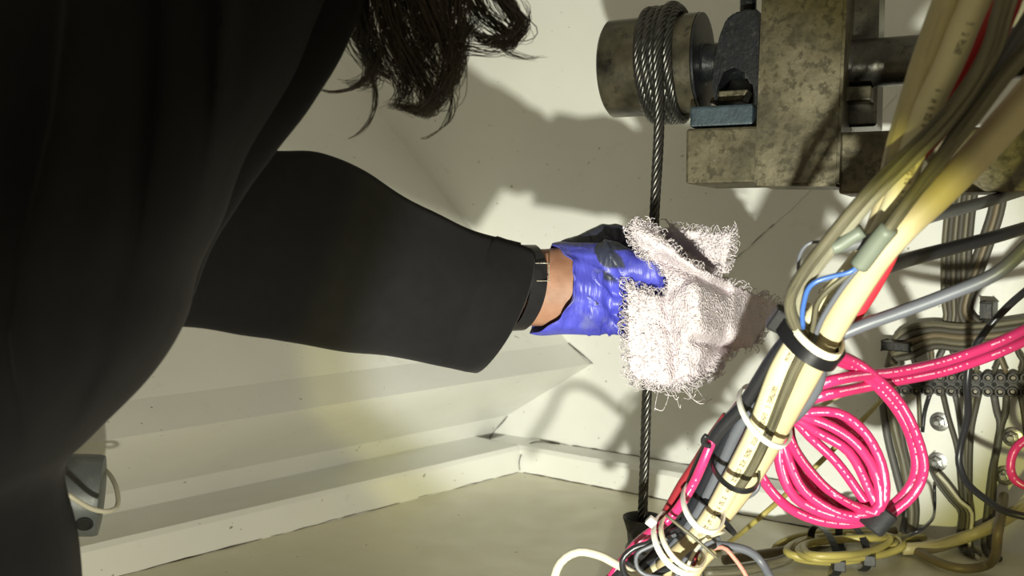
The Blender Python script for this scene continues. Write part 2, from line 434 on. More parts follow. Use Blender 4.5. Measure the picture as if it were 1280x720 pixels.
# frame
fr = thing('winch_gantry', mp(1000, 232, .03), 'mottled bronze winch frame of welded posts and beams at the upper right', 'frame')
bm = bmesh.new(); mbox(bm, 857, 159, 948, 229, -.006, .085, .002); mobj('beam_end', bm, M['bronze'], fr, False)
bm = bmesh.new()
a = upoly([(957, -140), (1064, -140), (1048, 233), (942, 232)], -.016)
prism(bm, a, e2 * .07); bmesh.ops.bevel(bm, geom=bm.edges[:], offset=.002, segments=2, affect='EDGES'); mobj('post', bm, M['bronze'], fr, False)
bm = bmesh.new(); mbox(bm, 1049, 158, 1420, 240, -.004, .06, .002); mobj('beam', bm, M['bronze'], fr, False)
bm = bmesh.new(); mbox(bm, 1061, -140, 1099, 158, .035, .09, .002); mobj('rear_post', bm, M['steel'], fr, False)
bm = bmesh.new(); lathe(bm, mp(1055, 81, .03), e1, [(0, .0165), (.33, .0165)], 32); mobj('cross_shaft', bm, M['steel'], fr, sharp=.6)
bm = bmesh.new(); mbox(bm, 1040, 108, 1089, 126, .01, .05, .001); mobj('spacer', bm, M['bronze'], fr, False)
# rope fairlead on the floor
fb = Vector((low3.x, low3.y, low3.z - .030))
rf = thing('rope_fairlead', fb, 'flared black rubber fairlead swallowing the lower end of the wire rope', 'fairlead')
bm = bmesh.new(); lathe(bm, fb, zz, [(-.004, .0115), (.0, .0118), (.014, .0112), (.022, .0118), (.028, .0135), (.0325, .0150), (.034, .0150), (.0335, .0135), (.028, .0105), (.016, .0085)], 40); mobj('funnel', bm, M['rubber'], rf, sharp=.9)
bm = bmesh.new(); lathe(bm, fb, zz, [(.006, .0120), (.0075, .0132), (.0105, .0132), (.012, .0120)], 32); mobj('clamp_band', bm, M['steel'], rf, sharp=.6)
bm = bmesh.new(); sweep(bm, catmull([fb + zz * .002, fb + Vector((-.004, -.002, -.012)), fb + Vector((-.022, -.012, -.028)), fb + Vector((-.05, -.03, -.038)), fb + Vector((-.10, -.05, -.040))], .003), .0125, 20, rfun=lambda t: .95 + .25 * t)
mobj('conduit', bm, M['brownhose'], rf)

# ------------------------------------------------------------------ cable loom, running from upper right down to the floor
BK = .9
def Yb(py): 
    K = [(-200, .36), (0, .44), (200, .505), (420, .59), (560, .645), (700, .70), (760, .72)]
    for (a, ya), (b, yb) in zip(K, K[1:]):
        if py <= b: return ya + (yb - ya) * (py - a) / (b - a)
    return K[-1][1]
def L(pts, off=0.0):
    return [at(p[0], p[1], Yb(p[1]) + (p[2] if len(p) > 2 else 0) + off) for p in pts]
G = 'cables of the loom running down from the upper right'
def lc(name, pts, off, r, mat, label, cat='cable', **kw): return cable(name, L(pts, off), r, mat, label, cat, G, **kw)
lc('power_cable', [(1235, -120), (1183, 0), (1157, 70), (1138, 130), (1120, 190), (1108, 250), (1092, 295), (1075, 330), (1055, 352), (1032, 372)], .012, 14, 'beige', 'thick dull beige cable at the left edge of the loom beside the bronze beam')
lc('power_cable', [(1285, -120), (1219, 0), (1189, 70), (1161, 130), (1140, 190), (1123, 245), (1100, 295), (1062, 345), (1030, 385), (1002, 420, -.004), (977, 460, -.006), (961, 500, -.008), (946, 540, -.01), (930, 572, -.01), (911, 608, -.01), (892, 642, -.008), (868, 674, -.004), (838, 703), (800, 732)], .004, 15, 'cream', 'cream cable with printed lettering running down the front of the loom')
lc('power_cable', [(1400, -20), (1340, 55), (1294, 112), (1250, 162), (1208, 208), (1166, 250), (1130, 283), (1096, 322), (1062, 374), (1030, 428), (1005, 474), (986, 508), (966, 545, .006), (940, 590, .008), (915, 625, .01), (880, 665, .01), (830, 712, .01)], -.010, 18, 'tan', 'widest tan cable at the right edge of the loom, above the grey cables')
lc('battery_cable', [(1300, -120), (1246, 0), (1224, 48), (1200, 95), (1180, 130), (1160, 168), (1143, 200), (1130, 225), (1122, 270), (1117, 310), (1101, 345), (1080, 380), (1060, 408), (1035, 440), (1010, 480), (985, 520), (955, 545)], .014, 8.5, 'red', 'red cable deep in the loom, showing again along the right edge of the tan cable')
lc('signal_cable', [(1300, -120), (1254, 0), (1237, 58), (1208, 110), (1170, 156), (1125, 200), (1090, 235), (1040, 294), (1003, 342), (988, 372), (990, 396), (1002, 420), (1004, 440), (992, 466), (980, 495), (968, 525), (955, 555), (940, 585), (922, 612)], -.016, 7.5, 'olive', 'dark olive cable crossing the loom and hooking round at the black tie')
lc('signal_cable', [(1310, -120), (1264, 0), (1248, 55), (1225, 100), (1190, 150), (1143, 198), (1106, 234), (1066, 279), (1032, 323), (1006, 358), (996, 384), (999, 408), (1008, 430)], -.010, 6.5, 'olivel', 'paler olive cable alongside the dark olive one')
lc('signal_wire', [(1290, -60), (1273, 0), (1263, 25), (1252, 52), (1238, 82), (1215, 120), (1185, 160), (1150, 200)], .002, 5, 'red', 'short red wire near the top right corner between olive and grey cables', 'wire')
grey_flat = lc('signal_cable', [(1340, -60), (1287, 22), (1263, 60), (1236, 102), (1206, 150), (1181, 190), (1158, 224), (1135, 258), (1105, 292), (1080, 302), (1050, 308)], -.006, 9, 'grey', 'flat grey cable in the middle of the loom, upper right')
olive_top = lc('signal_cable', [(1350, -20), (1284, 62), (1252, 100), (1216, 148), (1172, 204), (1138, 248), (1112, 283), (1096, 302)], -.020, 9, 'olive', 'dirty olive cable lying along the upper side of the widest tan cable')
lc('heat_shrink_sleeve', [(1112, 284), (1096, 303), (1082, 322), (1074, 332)], -.021, 12, 'green', 'grey-green sleeve on the end of the dirty olive cable', parent=olive_top)
lc('heat_shrink_sleeve', [(1078, 288), (1063, 297), (1050, 306), (1040, 310)], -.014, 9, 'green', 'dark green sleeve on the cable end', parent=grey_flat)
lc('signal_wire', [(1075, 331), (1062, 340), (1042, 345), (1022, 351), (1011, 360), (1006, 374), (1003, 392), (1004, 410)], -.020, 3.2, 'blue', 'thin blue wire bending out of the grey-green sleeve', 'wire')
lc('signal_wire', [(1078, 330), (1058, 345), (1036, 362), (1022, 380), (1018, 402), (1012, 430)], -.017, 3.5, 'olive', 'thin brown wire curving under the blue one', 'wire')
lc('signal_wire', [(1074, 333), (1056, 355), (1040, 378), (1026, 402), (1016, 430), (1010, 448)], -.018, 3.5, 'slate', 'thin slate wire left of the bright cream cable above the black tie', 'wire')
lc('signal_wire', [(1040, 305), (1014, 303), (1000, 318), (998, 345), (1001, 372), (1004, 395)], .0, 2.2, 'slate', 'hair-thin wire making a small arc left of the loom', 'wire')
# lower half, left side of the loom
lc('power_cable', [(1010, 395), (985, 424), (966, 448), (946, 480), (928, 508), (902, 535), (880, 570), (864, 605), (845, 640), (815, 676), (780, 712), (760, 735)], .008, 8.5, 'black', 'glossy black cable along the left edge of the lower loom')
lc('power_cable', [(1000, 420), (976, 450), (955, 480), (936, 510), (912, 540), (893, 575), (878, 608), (858, 645), (828, 680), (795, 715)], .016, 10, 'navy', 'thick dark navy cable right of the glossy black one')
lc('power_cable', [(960, 480), (940, 510), (921, 540), (905, 575), (889, 610), (870, 645), (840, 685), (805, 722)], .010, 8, 'slate', 'slate grey cable tucked between navy and cream cables')
lc('power_cable', [(955, 500), (930, 535), (912, 560), (896, 595), (880, 625), (858, 660), (825, 700)], .020, 9, 'black', 'black cable hidden behind the slate one')
lc('battery_cable', [(925, 505, .03), (905, 530, .024), (890, 552, .010), (878, 580), (866, 606), (850, 632), (833, 652), (815, 664), (795, 680, .012), (775, 705, .016), (755, 735, .016)], -.004, 6, 'pink', 'pink cable hugging the left side of the lower loom down to the white tie')
lc('battery_cable', [(908, 520), (890, 545), (872, 575), (852, 605), (838, 630), (824, 655), (800, 690), (775, 712), (755, 728)], .012, 5.5, 'maroon', 'dark red cable behind the pink one left of the loom')
lc('signal_wire', [(883, 544), (879, 549), (880, 555), (888, 558)], -.002, 3.2, 'black', 'stub of black wire sticking out above the pink cable', 'wire')
cable('signal_cable', L([(1290, 302), (1245, 342), (1182, 369), (1120, 392), (1075, 408), (1042, 425), (1029, 450), (1021, 484), (1002, 512), (978, 532), (955, 545)], -.002), 8.2, 'slate', 'slate grey cable sweeping in from the right and down behind the black tie', 'cable', G)
cable('signal_cable', L([(1030, 440), (1024, 475), (1010, 492), (990, 499), (965, 500)], .004), 6, 'grey', 'short grey cable curving left below the black tie', 'cable', G)
cable('signal_wire', L([(1000, 440), (1000, 455), (1004, 466), (1014, 472), (1024, 470)], -.008), 3.2, 'grey', 'thin grey wire loop below the black tie', 'wire', G)
cable('signal_wire', L([(1008, 440), (1009, 453), (1014, 463), (1022, 466)], -.010), 3, 'grey', 'second thin grey wire loop, nested inside the first', 'wire', G)
cable('power_cable', [at(1330, 272, .76), at(1285, 284, .74), at(1240, 297, .71), at(1190, 310, .68), at(1140, 323, .64), at(1105, 334, .60), at(1070, 350, .58)], 9, 'black', 'straight dusty black cable entering from the right with a paint speck', 'cable')
cable('power_cable', [at(1330, 222, .74), at(1285, 236, .71), at(1240, 250, .68), at(1200, 261, .64), at(1165, 270, .60), at(1135, 282, .56), at(1110, 300, .55)], 8, 'grey', 'grey cable above the black one, right edge', 'cable')
cable('signal_cable', [at(1330, 320, .72), at(1290, 357, .74), at(1262, 381, .76), at(1235, 410, .77), at(1216, 440, .77), at(1209, 476, .77), at(1210, 518, .78), at(1201, 556, .79), at(1199, 580, .79), at(1210, 605, .78), at(1235, 626, .76), at(1262, 641, .74), at(1330, 655, .72)], 4.6, 'black', 'thin black cable hanging in front of the terminal strip in a long bend', 'cable')
# pink cables on the right
cable('battery_cable', [at(1340, 382, .72), at(1285, 410, .71), at(1240, 431, .70), at(1180, 452, .69), at(1120, 465, .67), at(1078, 469, .65), at(1040, 476, .63), at(1000, 490, .64)], 7, 'pink', 'upper pink cable of the pair running off to the right edge', 'cable', 'pink cables right of the loom')
cable('battery_cable', [at(1340, 398, .73), at(1285, 424, .72), at(1240, 444, .71), at(1180, 464, .70), at(1120, 476, .68), at(1078, 484, .66), at(1035, 493, .64), at(995, 503, .65)], 7, 'pink', 'lower pink cable of the pair running off to the right edge', 'cable', 'pink cables right of the loom')
P = [(1000, 428, .60), (1035, 440, .62), (1068, 452, .645), (1100, 476, .66), (1128, 508, .675), (1146, 545, .68), (1155, 582, .685), (1146, 612, .69), (1125, 634, .69), (1098, 648, .69)]
def coil(P):
    rr = random.Random(5); ax, ay, tx, ty = 984, 522, 1094, 644; nx, ny = .755, -.656
    up = [64, 50, 38, 24, 10, 44]; lo = [-62, -50, -38, -56, -28, -44]
    for k in range(6):
        Yk = .672 + .006 * ((k * 2) % 5)
        for f, h in ((.82, .62), (.5, 1), (.2, .72), (.03, .2)):               # back toward the loom along the lower side
            o = lo[k] * h + rr.uniform(-5, 5); P.append((ax + (tx - ax) * f + nx * o, ay + (ty - ay) * f + ny * o, Yk + .012))
        for f, h in ((.02, .12), (.22, .72), (.5, 1), (.8, .68), (.98, .1)):
            o = up[k] * h + rr.uniform(-5, 5); P.append((ax + (tx - ax) * f + nx * o, ay + (ty - ay) * f + ny * o, Yk - .004))
    return P
P = coil(P) + [(1045, 620, .70), (1005, 580, .69), (985, 545, .675), (978, 525, .665), (965, 520, .66), (945, 530, .665)]
cable('battery_cable', [at(*p) for p in P], 6.3, 'pink', 'long pink cable wound into a hanging coil right of the loom', 'cable coil', 'pink cables right of the loom', n=12)
P = [(1005, 436, .60), (1040, 448, .628), (1072, 463, .652), (1102, 489, .668), (1126, 520, .682), (1140, 552, .688), (1145, 584, .692), (1136, 610, .697), (1115, 632, .697), (1090, 648, .70), (1060, 655, .70), (1020, 650, .695), (985, 634, .69), (958, 606, .68), (945, 578, .67), (940, 555, .67)]
cable('battery_cable', [at(*p) for p in P], 6.3, 'pink', 'pink cable in a single wide loop round the outside of the coil', 'cable', 'pink cables right of the loom', n=12)
cable('battery_cable', [at(1340, 535, .73), at(1292, 545, .74), at(1270, 560, .75), at(1263, 583, .75), at(1271, 602, .75), at(1300, 612, .74), at(1340, 614, .73)], 5.5, 'pink', 'bend of a pink cable poking in at the right edge below terminal strip', 'cable', 'pink cables right of the loom')
# strap on the coil
bm = bmesh.new()
a, b_, c_ = at(1076, 632, .668), at(1090, 646, .662), at(1106, 656, .67)
secs = []
ctr = at(1090, 643, .693); ax = (at(1110, 622, .693) - at(1072, 664, .693)).normalized(); up = (at(1112, 660, .693) - at(1070, 628, .693)) * .5
rs = []
for k in (-1, -.85, .85, 1):
    s_ = 1.0 if abs(k) < .9 else .9
    rs.append([ctr + ax * (.0085 * k) + up * (math.cos(2 * PI * j / 24) * .72 * s_) + Vector((0, .022, 0)) * (math.sin(2 * PI * j / 24) * s_) for j in range(24)])
rings(bm, rs); o = mobj('coil_strap', bm, M['velcro'], sharp=.7); tag(o, 'dark grey strap wrapped round the bottom of the pink cable coil', 'strap')

# cable ties
def tie(name, lp, rp, Y, d, sag, w, mat, label, head=None, t=.0014, tail=None, group='cable ties on the loom', tilt=0.0):
    """full ring through the left and right pixel; d depth half-size, sag pixels"""
    A, B = at(*lp, Y), at(*rp, Y); c = (A + B) / 2; a = (B - A) / 2
    down = at((lp[0] + rp[0]) / 2 + tilt, (lp[1] + rp[1]) / 2 + sag, Y) - c
    d *= .78; b = Vector((0, -d, 0)) + down
    root = thing(name, c, label, 'cable tie', group)
    ax = a.cross(b).normalized(); n = 48; bm = bmesh.new(); rs = []
    for k in range(n):
        th = 2 * PI * k / n; p = c + a * math.cos(th) + b * math.sin(th); o_ = (a.normalized() * math.cos(th) + b.normalized() * math.sin(th)).normalized()
        rs.append([p + ax * w / 2 + o_ * t, p - ax * w / 2 + o_ * t, p - ax * w / 2, p + ax * w / 2])
    rs.append(rs[0]); rings(bm, rs, False); bmesh.ops.remove_doubles(bm, verts=bm.verts[:], dist=1e-6)
    mobj('band', bm, M[mat], root, sharp=.6)
    if head:
        hp = at(head[0], head[1], Y - (head[2] if len(head) > 2 else d * .3)); bm = bmesh.new()
        box(bm, hp, a.normalized() * w * .75, ax * w * .8, a.cross(ax).normalized() * w * .55, w * .15); mobj('head', bm, M[mat], root, False)
        if tail:
            bm = bmesh.new(); sweep(bm, catmull([hp] + [at(x, y, Y - .01) for x, y in tail], .002), w * .32, 8, ecc=.35); mobj('tail', bm, M[mat], root)
    return root
tie('cable_tie', (977, 402), (1046, 438), .588, .03, 22, .0085, 'plastic', 'wide black cable tie with a square head round the middle of the loom', (977, 401, .0), t=.002, tilt=-8)
tie('cable_tie', (987, 396), (1049, 425), .583, .032, 24, .004, 'nylonc', 'cream cable tie lying just above the wide black one', None, tilt=-8)
tie('cable_tie', (925, 498), (986, 540), .63, .032, 20, .0032, 'nylon', 'white cable tie between the black tie and the pink coil', None, tilt=-12)
tie('cable_tie', (892, 580), (946, 588), .645, .03, 16, .0032, 'plastic', 'thin black cable tie round the printed cream cable', None, tilt=-4)
tie('cable_tie', (855, 618), (903, 645), .655, .032, 14, .0035, 'nylon', 'white cable tie below the thin black tie', None, tilt=-12)
tie('cable_tie', (819, 655), (878, 700), .665, .036, 12, .0036, 'nylon', 'white cable tie with a chunky head near the rope fairlead', (814, 652, .012), tilt=-16)
tie('cable_tie', (828, 655), (880, 697), .665, .033, 9, .003, 'nylonc', 'plain white cable tie paired against the one with the chunky head', None, tilt=-14)
tie('cable_tie', (872, 618), (915, 665), .69, .03, -6, .003, 'plastic', 'black cable tie with a long loose end crossing low on the loom', None)
# wires at the foot of the loom
GF = 'wires at the foot of the loom'
def fw(pts, r, mat, label, name='signal_wire'): cable(name, pts, r, mat, label, 'wire', GF)
fw([(840, 700, .70), (885, 683, .69), (912, 683, .69), (936, 689, .69), (952, 703, .69), (966, 728, .68)], 5.5, 'slate', 'slate cable arching right from the loom foot over the floor')
fw([(880, 690, .695), (903, 684, .685), (918, 698, .68), (930, 715, .675), (940, 735, .67)], 2.8, 'salmon', 'salmon wire dropping beside the arching slate cable')
fw([(850, 660, .67), (815, 678, .67), (793, 685, .67), (778, 700, .67), (782, 720, .665), (800, 730, .66)], 4, 'black', 'black wire looping left of the loom foot')
fw([(845, 668, .665), (815, 682, .665), (797, 692, .665), (796, 708, .662), (806, 718, .66), (830, 722, .66)], 2.6, 'slate', 'thin slate wire looping inside the black loop')
fw([(870, 700, .68), (840, 708, .67), (815, 722, .665), (800, 735, .66)], 4.5, 'black', 'black wire crossing low over the loom foot')
fw([(900, 672, .68), (875, 685, .678), (855, 700, .672), (845, 722, .668), (842, 740, .665)], 3, 'slate', 'slate wire curving down under the white ties')
fw([(890, 668, .685), (872, 690, .68), (866, 715, .675), (865, 740, .67)], 2.6, 'maroon', 'dark red wire dropping under the white ties')
fw([(905, 665, .68), (885, 672, .675), (868, 690, .67), (858, 712, .668), (850, 735, .665)], 2.4, 'white', 'thin white wire dropping under the white ties')
fw([(892, 690, .672), (880, 702, .668), (868, 720, .664), (860, 740, .66)], 6, 'beige', 'short beige cable end at the very foot of the loom', 'power_cable')
fw([(938, 600, .67), (948, 602, .665), (945, 614, .665), (930, 622, .67), (922, 612, .675)], 3, 'slate', 'kinked slate wire behind the printed cream cable')
fw([(833, 644, .66), (850, 658, .655), (868, 672, .652), (888, 690, .65), (897, 698, .65)], 2.2, 'olive', 'long dark loose tie end slanting across the foot of the loom')
cable('white_cord', [(660, 790, .64), (688, 735, .65), (700, 704, .655), (722, 690, .66), (748, 694, .665), (768, 704, .67), (800, 722, .68), (830, 745, .69)], 5.4, 'white', 'white cord arching low in front, left of the rope fairlead', 'cord')
# cords crossing behind
cable('straw_cord', [wp(1128, 472, .05), at(1075, 528, .80), at(1000, 602, .80), at(940, 655, .79), onz(903, 684, .004), onz(870, 702, .004)], 3.4, 'yellow', 'straight straw-coloured cord slanting down to the floor behind the pink coil', 'cord')
cable('straw_cord', [wp(1120, 458, .03), at(1078, 480, .81), at(1036, 502, .80), at(1000, 522, .76), at(960, 548, .70)], 3, 'beige', 'short straw cord going left behind the pink pair', 'cord')
# yellow coil on the floor
def yl(a, b):
    out = []
    for k in range(a, b): pass
    return out
P = []
for k in range(5):
    j = lambda s: random.uniform(-s, s); q = 1 - .07 * k; lift = .006 + .004 * k
    cx, cy = 1058 + j(12), 686 + j(3); q *= 1 + j(.08)
    for ang in range(0, 360, 45):
        a = math.radians(ang) ; x = cx + 80 * q * math.cos(a) + j(4); y = cy - 5 + 17 * q * math.sin(a) - .06 * (x - cx) + j(2)
        P.append(onz(x, y + 2, lift + .004 * math.sin(a * 2 + k)))
P += [onz(1155, 672, .004)]
bm = bmesh.new(); sweep(bm, catmull(P, .005), .0031, 10); o = mobj('yellow_cord', bm, M['yellow']); tag(o, 'yellow cord folded into a flat tied coil on the floor', 'cord coil')
for k, (x, y, lab) in enumerate(((1030, 688, 'left black tie on the yellow cord coil'), (1066, 682, 'right black tie on the yellow cord coil'))):
    c = onz(x, y, .014); r = thing('cable_tie', c, lab, 'cable tie', 'ties on the yellow coil')
    a = Vector((.0, .034, 0)); b = zz * .017; bm = bmesh.new(); rs = []
    dx = (dB * .8 + Vector((.6, 0, 0))).normalized() * .0028
    for q in range(33):
        th = 2 * PI * q / 32; p = c + a * math.cos(th) + b * math.sin(th)
        rs.append([p - dx + zz * .0, p + dx, p * 1 + dx + (p - c) * .05, p - dx + (p - c) * .05])
    rings(bm, rs, False); mobj('band', bm, M['plastic'], r, False)
    bm = bmesh.new(); box(bm, c - a * 1.02 - zz * .0, dx * 1.7, Vector((0, .0035, 0)), zz * .0045, .0008); mobj('head', bm, M['plastic'], r, False)
# cables on the floor at the right
GR = 'old cables on the floor at the right'
cable('floor_cable', [onz(1128, 686, .007), onz(1165, 684, .008), onz(1205, 672, .012), onz(1245, 655, .03), at(1300, 620, .79), at(1340, 600, .77)], 8, 'beige', 'dull beige cable rising to the right edge over the floor', 'cable', GR)
cable('floor_cable', [onz(1120, 678, .006), onz(1148, 690, .006), onz(1175, 704, .006), onz(1205, 711, .006), onz(1232, 707, .007), onz(1244, 695, .02), at(1247, 668, .80), at(1252, 640, .83), wp(1255, 620, .012)], 6, 'brown', 'dark brown cable bending along the floor and up at right', 'cable', GR)
cable('floor_cable', [onz(905, 700, .006), onz(945, 694, .006), onz(985, 688, .006), onz(1030, 678, .006), onz(1080, 668, .006), onz(1120, 664, .008)], 6, 'brown', 'brown cable lying behind the yellow coil', 'cable', GR)
cable('floor_cable', [onz(880, 716, .007), onz(930, 712, .007), onz(975, 702, .007), onz(1000, 690, .012), onz(1040, 676, .016)], 7, 'olive', 'dirty olive cable lying left of the yellow coil', 'cable', GR)
cable('floor_cable', [wp(1168, 606, .01), wp(1168, 640, .02), at(1160, 655, .82), at(1140, 668, .80), onz(1122, 675, .004)], 2.2, 'black', 'thin black wire curling down to the floor right of pink coil', 'wire', GR)

BK = 1.0
# ------------------------------------------------------------------ wiring on the back wall
GW = 'overpainted wires above the terminal strip'
def wc(pts, rpx, mat, label, group, off=.006, name='wall_wire', cat='wire', n=8):
    P = [wp(p[0], p[1], (p[2] if len(p) > 2 else off)) for p in pts]
    if pts[-1][1] >= 640:                       # runs down to the floor and bends forward
        q = P[-1]; P[-1] = foot(q, max(.012, q.z)); P += [foot(q, .005) + nB * .006, foot(q, .0045) + nB * .03 + dB * .012]
    return cable(name, P, rpx, mat, label, cat, group, n=n)
ORD = ['first', 'second', 'third', 'fourth', 'fifth', 'sixth', 'seventh', 'eighth', 'ninth', 'tenth']
for k in range(6):
    d = k * 6.2
    wc([(1190 + d, 225), (1184 + d, 270), (1180 + d, 320), (1180 + d, 370), (1178 + d * .8 + 4, 402), (1160 + d * 1.4, 418 + 2 * k)], 4.2, 'dirty' if k % 2 else 'olive', ORD[k] + ' wire from the left in the wide upright band of old wires', GW, .006 + .001 * (k % 2))
for k in range(3):
    d = k * 6.5
    wc([(1246 + d, 225), (1238 + d, 268), (1224 + d, 310), (1208 + d, 355), (1200 + d, 390), (1212 + d * 2, 412)], 4, 'dirty' if k != 1 else 'brown', ORD[k] + ' wire from the left in the narrow slanting band of old wires', GW, .008)
for k in range(5):
    y = 403 + k * 7
    wc([(1340, y - 12), (1290, y - 4), (1240, y + 3), (1200, y + 5), (1168, y + 2), (1140, y + 6 + k * 2), (1122 - k, y + 18), (1112 + k * 2, 448), (1108 + k * 5, 470)], 4.2, ('olive', 'dirty', 'brown', 'olive', 'dirty')[k], ORD[k] + ' wire from the top in the loom lying above terminal strip', GW, .012 + .001 * k)
tie_c = wp(1123, 432, .014)
bm = bmesh.new(); box(bm, tie_c, dB * .012, nB * .010, zz * .004, .001); o = mobj('wire_clip', bm, M['rubber'], None, False); tag(o, 'dark clip holding the old wires at their left bend', 'clip')
bm = bmesh.new(); box(bm, wp(1236, 388, .012), dB * .005, nB * .010, zz * .007, .001); o = mobj('wire_clip', bm, M['rubber'], None, False); tag(o, 'dark clip standing up from the wires above terminal strip', 'clip')
# terminal strip
ts = thing('terminal_strip', wp(1200, 492, .004), 'long dark terminal strip with two rows of screws on white wall', 'terminal strip')
x0, x1 = 1116, 1310
a0, a1 = wp(x0, 478, 0), wp(x1, 479, 0); ud = (a1 - a0).normalized(); ln = (a1 - a0).length
bm = bmesh.new(); hz = (wp(1200, 464, 0).z - wp(1200, 494, 0).z) / 2
mid = (a0 + a1) / 2
box(bm, mid + nB * .006, ud * (ln / 2), nB * .006, zz * hz * .45, .0008)
npole = 13
for i in range(npole):
    c = a0 + ud * (ln * (i + .5) / npole)
    for sgn in (-1, 1):
        lathe(bm, c + zz * (sgn * hz * .55), nB, [(0, hz * .44), (.0125, hz * .44), (.014, hz * .38), (.014, hz * .26), (.010, hz * .24)], 14)
mobj('body', bm, M['strip'], ts, False)
for i in range(npole):
    c = a0 + ud * (ln * (i + .5) / npole)
    for sgn in (-1, 1):
        bm = bmesh.new(); p = c + zz * (sgn * hz * .55) + nB * .0095
        lathe(bm, p, nB, [(0, hz * .25), (.002, hz * .25), (.003, hz * .16)], 12)
        mobj('screw', bm, M['screw'], ts, sharp=.5)
    if i < npole - 1:
        bm = bmesh.new(); p = a0 + ud * (ln * (i + 1) / npole) + nB * .012; lathe(bm, p, nB, [(0, hz * .18), (.0012, hz * .18)], 12)
        mobj('mounting_hole', bm, M['hole'], ts, sharp=.5)
# short wires up from the strip
ups = [(1148, 1140, 430), (1160, 1164, 428), (1176, 1178, 432), (1195, 1190, 430), (1222, 1232, 432), (1242, 1252, 428), (1258, 1248, 430), (1275, 1272, 428)]
for k, (xa, xb, yt) in enumerate(ups):
    wc([(xa, 466, .012), (xa + (xb - xa) * .2 + (4 if k % 2 else -4), 452, .014), (xb, 440, .014), (xb + 2, yt, .012)], 3.2, ('dirty', 'brown', 'dirtyg', 'dirty', 'olive', 'dirty', 'brown', 'dirty')[k], ORD[k] + ' short wire from the left rising from the top of terminal strip', 'wires rising from the terminal strip')
dn = [([(1148, 492), (1149, 510), (1150, 535)], 3, 'olive'), ([(1163, 492), (1156, 515), (1153, 540)], 2.6, 'black'),
      ([(1178, 492), (1186, 525), (1196, 560), (1200, 600), (1203, 640)], 3.4, 'dirty'), ([(1193, 492), (1198, 515), (1202, 550), (1206, 600), (1208, 644)], 3.4, 'dirtyg'),
      ([(1224, 492), (1221, 505), (1214, 540), (1212, 590), (1212, 645)], 3.8, 'dirty'), ([(1216, 495), (1210, 540), (1209, 600), (1216, 646)], 3.2, 'olive'),
      ([(1242, 493), (1246, 515), (1250, 530), (1247, 560), (1240, 590), (1234, 640)], 4.5, 'dirtyg'), ([(1258, 493), (1257, 515), (1252, 530), (1246, 560), (1242, 590), (1240, 642)], 4.5, 'dirty'),
      ([(1275, 493), (1280, 520), (1284, 560)], 3.5, 'dirty')]
for k, (p, r, m) in enumerate(dn):
    wc([(x, y, .012 if i == 0 else .008) for i, (x, y) in enumerate(p)], r, m, ORD[k] + ' wire from the left hanging below terminal strip', 'wires hanging below the terminal strip')
lf = [([(1104, 470), (1104, 510), (1110, 550), (1120, 590), (1132, 640)], 5, 'dirtyg'), ([(1112, 470), (1114, 510), (1122, 550), (1132, 590), (1140, 640)], 6, 'olive'), ([(1120, 480), (1124, 520), (1130, 560), (1140, 600), (1146, 640)], 4, 'dirty')]
for k, (p, r, m) in enumerate(lf):
    wc(p, r, m, ('left', 'middle', 'right')[k] + ' one of three old cables running down behind pink coil', 'old cables behind the pink coil', .010, 'wall_cable', 'cable')
for k in range(4):
    wc([(1162 + k * 3, 585 + k * 2), (1172 + k * 4, 605), (1188 + k * 4, 626), (1200 + k * 5, 642)], 2.4, ('dirtyg', 'dirty', 'olive', 'white')[k], ORD[k] + ' thin wire from the left fanning down to the floor right of coil', 'thin wires fanning to the floor', .008 + .003 * k)
for (x, y, lab) in ((1175, 527, 'galvanised bolt just below the left part of terminal strip'), (1266, 546, 'galvanised bolt near the right edge below terminal strip'), (1172, 577, 'galvanised bolt half hidden behind pink coil'), (1257, 594, 'dark dirty bolt lowest on the wall, behind a pink cable bend')):
    c = wp(x, y, 0); t = thing('bolt', c, lab, 'bolt', 'bolts in the back wall'); bm = bmesh.new()
    lathe(bm, c, nB, [(0, .0085), (.0015, .0085), (.002, .007)], 24); mobj('washer', bm, M['bolt'], t, sharp=.5)
    bm = bmesh.new(); lathe(bm, c + nB * .002, nB, [(0, .0056), (.005, .0056), (.0055, .004)], 6); mobj('nut', bm, M['bolt'], t, False)
    bm = bmesh.new(); lathe(bm, c + nB * .007, nB, [(0, .003), (.004, .003), (.0045, .0022)], 12); mobj('stud', bm, M['bolt'], t, sharp=.5)

# ------------------------------------------------------------------ grey canister on the left
BK = .76
cc = at(100, 628, .80); cdir = (at(60, 600, .80) - at(125, 632, .80)).normalized(); cdir = Vector((-.93, -.30, .10)).normalized()
cn = thing('canister', cc - zz * .03, 'grey cylindrical canister at the left edge behind the person, wrapped by a white cord', 'canister')
ce = at(129, 619, .82); rc = .0265
bm = bmesh.new(); lathe(bm, ce, cdir, [(0, rc * .75), (.001, rc * .97), (.004, rc), (.034, rc), (.035, rc * .9)], 48); mobj('body', bm, M['can'], cn, sharp=.6)
bm = bmesh.new(); lathe(bm, ce + cdir * .0352, cdir, [(0, rc * 1.03), (.02, rc * 1.03), (.022, rc * .95)], 48); mobj('cap', bm, M['cap'], cn, sharp=.6)
bm = bmesh.new(); box(bm, ce + cdir * .020 - nL * .045, -nL * .045, cdir * .008, zz * .010, .001); mobj('bracket', bm, M['can'], cn, False)
hd_ = Vector((.12, -.85, -.42)); hd_ = (hd_ - cdir * hd_.dot(cdir)).normalized(); bm = bmesh.new(); lathe(bm, ce + cdir * .008 + hd_ * rc, hd_, [(-.006, .0042), (-.003, .0042), (.0006, .0055), (.0009, .0042), (.0002, .0036)], 24); mobj('drain_hole', bm, M['hole'], cn, sharp=.6)
